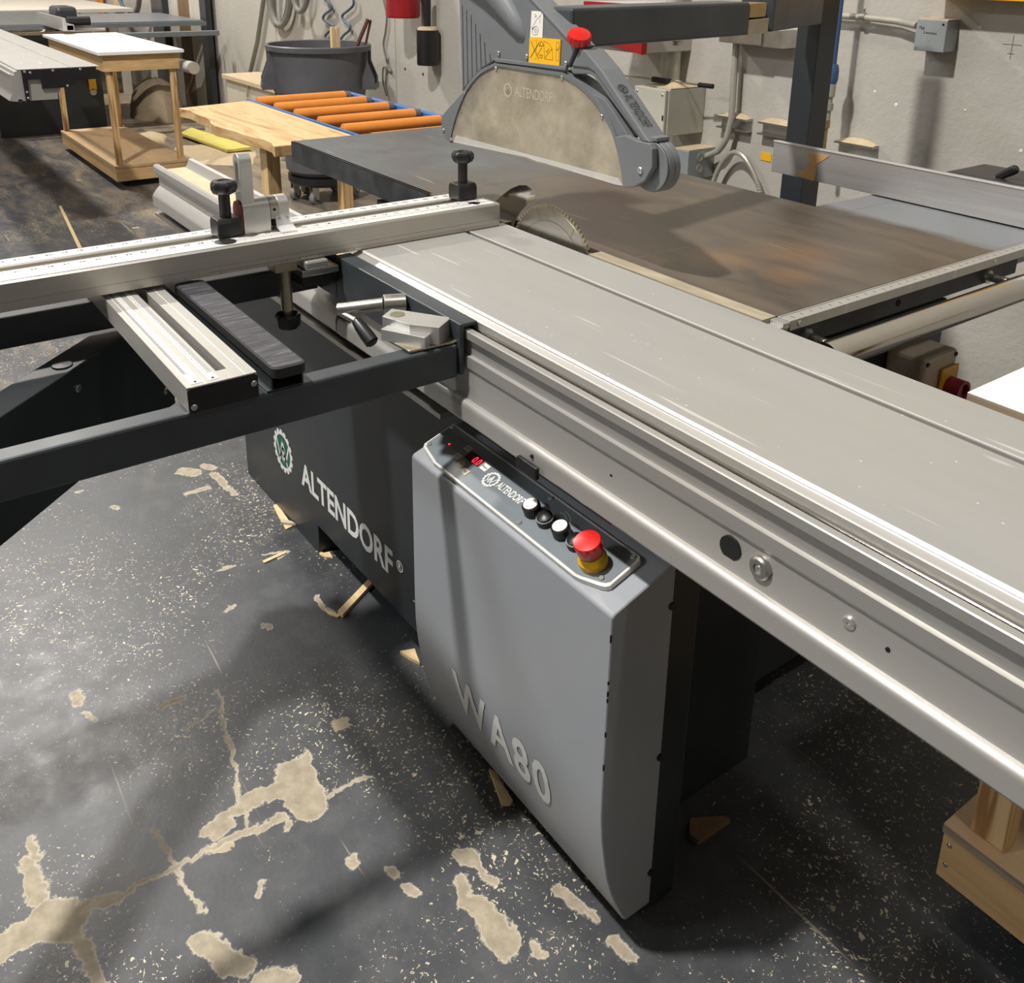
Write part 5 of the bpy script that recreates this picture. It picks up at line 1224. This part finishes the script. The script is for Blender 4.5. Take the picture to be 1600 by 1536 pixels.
MB().box(-8.95, -8.02, 1.60, 1.625, .905, 1.0).box(-8.95, -8.02, 1.625, 1.68, .905, .95).build('fence_plate', 'alu_rip', f2)
MB().box(-8.03, -8.02, 1.63, 1.675, .91, .945).build('open_end', 'dark_cavity', f2)
MB().box(-8.80, -8.50, 1.66, 1.82, .955, 1.06).build('carrier', 'anthracite_worn', f2, bevel=.03)
MB().cyl((-8.3, 1.69, .96), (-8.3, 1.86, .96), .035, n=20).build('clamp_knob', 'black_plastic', f2, smooth=True)
MB().box(-8.58, -8.50, 1.85, 2.97, .80, .84).box(-8.85, -8.5, 1.95, 1.99, .80, .84).build('support_rail', 'panel_grey', cb2, bevel=.003)
of = tag(MB().box(-14.0, -10.93, 1.2, 2.90, .88, .92).box(-11.1, -11.02, 2.75, 2.83, 0, .88).box(-11.1, -11.02, 1.3, 1.38, 0, .88).build('board_table', 'crate_white', bevel=.003), 'wide pale board table behind the far saw', 'table')

# upright sheets and struts against the wall at far left
def upright(name, u0, u1, vt, mat, depth, label, cat, lean=.0, y=WY, thick=.03, zt=2.2, x_shift=0):
    a = YP(u0, vt, y - depth); b = YP(u1, vt, y - depth)
    m = MB(); x0, x1 = a.x, b.x
    m.loft([[Vector((x0 + x_shift, y - depth - lean, 0)), Vector((x1 + x_shift, y - depth - lean, 0)), Vector((x1 + x_shift, y - depth - lean + thick, 0)), Vector((x0 + x_shift, y - depth - lean + thick, 0))],
            [Vector((x0, y - depth, zt)), Vector((x1, y - depth, zt)), Vector((x1, y - depth + thick, zt)), Vector((x0, y - depth + thick, zt))]])
    return tag(m.build(name, mat), label, cat)
upright('steel_strut', 243, 260, 80, 'anthracite', .10, 'dark steel channel standing against the wall behind the far saw', 'steel strut', .0, thick=.06)
upright('plywood_offcut', 281, 298, 40, 'brown_board', .06, 'narrow brown board leaning against the wall', 'board')
upright('white_sheet', 298, 317, 40, 'crate_white', .07, 'narrow white sheet leaning beside the dark strut', 'sheet', .0)
upright('dark_strut', 319, 328, 100, 'anthracite', .09, 'thin dark strut leaning on the wall nearest the white chest', 'steel strut', .0, thick=.05)
upright('tall_sheet', 264, 280, 40, 'crate_white', .035, 'pale sheet standing on the wall between dark channel and brown board', 'sheet', 0)
upright('wall_panel', 60, 118, 10, 'beige_box', .05, 'wide pale panel standing at the far left end of the wall', 'panel', 0)
upright('narrow_board', 178, 186, 10, 'scrap_wood', .05, 'thin pale batten standing left of the dark channel', 'batten', 0)
upright('orange_strip', 151, 157, 5, 'orange_roller', .08, 'thin orange strip hanging at the far left of the wall', 'strip', 0)
pts = [YP(u, v, WY - .12) for u, v in arc_pts([(184, -4), (190, 6), (196, 14), (205, 20)], 5)]
tag(MB().tube(pts, .02, 6).build('blue_cable', 'dark_hose', smooth=True), 'blue cable hanging above the far saw', 'cable')
tag(MB().tube([YP(u, v, WY - .12) for u, v in ((218, -10), (216, 10), (212, 24))], .03, 8).build('dark_cable', 'grey_hose', smooth=True), 'dark cable hanging left of the steel channel', 'cable')

# sawdust mounds, dust bag, and boards on the floor at the back
def mound(name, cx, cy, rx, ry, h, mat, label, cat, seed, kind=None):
    r_ = random.Random(seed); rings = []; n = 36; ph = [r_.uniform(0, 6.28) for _ in range(6)]
    for k in range(7):
        t_ = k / 6; rr2 = math.cos(t_ * PI / 2); hh = h * math.sin(t_ * PI / 2)
        rings.append([Vector((cx + rx * rr2 * math.cos(2 * PI * i / n) * (1 + .12 * math.sin(3 * 2 * PI * i / n + ph[0]) + .07 * math.sin(7 * 2 * PI * i / n + ph[1])),
                              cy + ry * rr2 * math.sin(2 * PI * i / n) * (1 + .12 * math.sin(2 * 2 * PI * i / n + ph[2]) + .06 * math.sin(5 * 2 * PI * i / n + ph[3])),
                              hh * (1 + .12 * math.sin(4 * 2 * PI * i / n + ph[4]) * (1 - t_)))) for i in range(n)])
    return tag(MB().loft(rings).build(name, mat, smooth=True), label, cat)
mound('sawdust_mound', -8.2, 2.22, .22, .10, .05, 'dust', 'low mound of sawdust on the floor behind the white topped cart', 'sawdust', 1)
mound('sawdust_heap', -8.2, 2.86, .30, .15, .13, 'dust', 'heap of sawdust by the wall at the end of the plank bench', 'sawdust', 2)
mound('dust_bag', -9.4, 2.62, .42, .25, .36, 'sack', 'slumped pale dust bag under the far saw extension', 'bag', 3)
mound('sawdust_patch', -7.3, 2.45, .5, .30, .018, 'dust', 'flat patch of sawdust around the yellow board', 'sawdust', 4)
tag(MB().cyl((-9.6, 2.60, .55), (-8.75, 2.80, .50), .055, n=24).build('paper_roll', 'crate_white', smooth=True), 'white paper roll lying on the slumped dust bag', 'roll')
q = [ZP(281, 207, .045), ZP(299, 199, .045), ZP(395, 229, .045), ZP(355, 234, .045)]
tag(MB().loft([[Vector((p.x, p.y, .022)) for p in q], q]).build('yellow_board', 'yellow_board', bevel=.003), 'yellow board lying on the floor behind the plank bench', 'board')
# cable on the floor behind
# ------------------------------------------------------------------ scraps on the floor by the machine
def scrap(pts, h, label, seed=0, mat='scrap_wood', name='wood_scrap', z0=.0005):
    q = [ZP(u, v, 0) for u, v in pts]
    return tag(MB().loft([[Vector((p.x, p.y, z0)) for p in q], [Vector((p.x, p.y, z0 + h)) for p in q]]).build(name, mat), label, 'wood scrap', 'wood scraps around the machine foot')
scrap([(427, 792), (433, 789), (445, 806), (457, 824), (447, 829), (440, 818)], .004, 'pale wood chip against the foot of the dark cabinet')
scrap([(438, 816), (456, 820), (462, 824), (440, 822)], .007, 'thin grey sliver lying on the pale chip at the cabinet foot', mat='beige_box', z0=.005)
scrap([(528, 960), (577, 909), (584, 914), (536, 966)], .010, 'short chipboard strip sticking out from under the cabinet')
scrap([(502, 945), (513, 955), (532, 962), (527, 966), (512, 960)], .002, 'crumbled yellowish sliver at the end of the chipboard strip')
scrap([(764, 1206), (775, 1212), (801, 1256), (797, 1260), (784, 1260)], .008, 'two rough laths sticking out from under the grey control box')
scrap([(625, 1022), (648, 1018), (656, 1040), (640, 1032)], .008, 'pale chip wedged beside the grey control box')
scrap([(496, 858), (505, 866), (515, 864), (520, 873), (508, 872), (500, 868)], .004, 'curled shaving in front of the cabinet notch')
scrap([(410, 878), (446, 862), (448, 865), (413, 881)], .003, 'thin straight sliver on the floor left of the lettering')
scrap([(1078, 1286), (1130, 1283), (1140, 1287), (1090, 1322), (1076, 1310)], .012, 'dark board scrap in the shade behind the control box', mat='brown_board')
scrap([(92, 323), (96, 322), (128, 388), (122, 388)], .004, 'thin bare batten lying on the floor left of the guide rail')
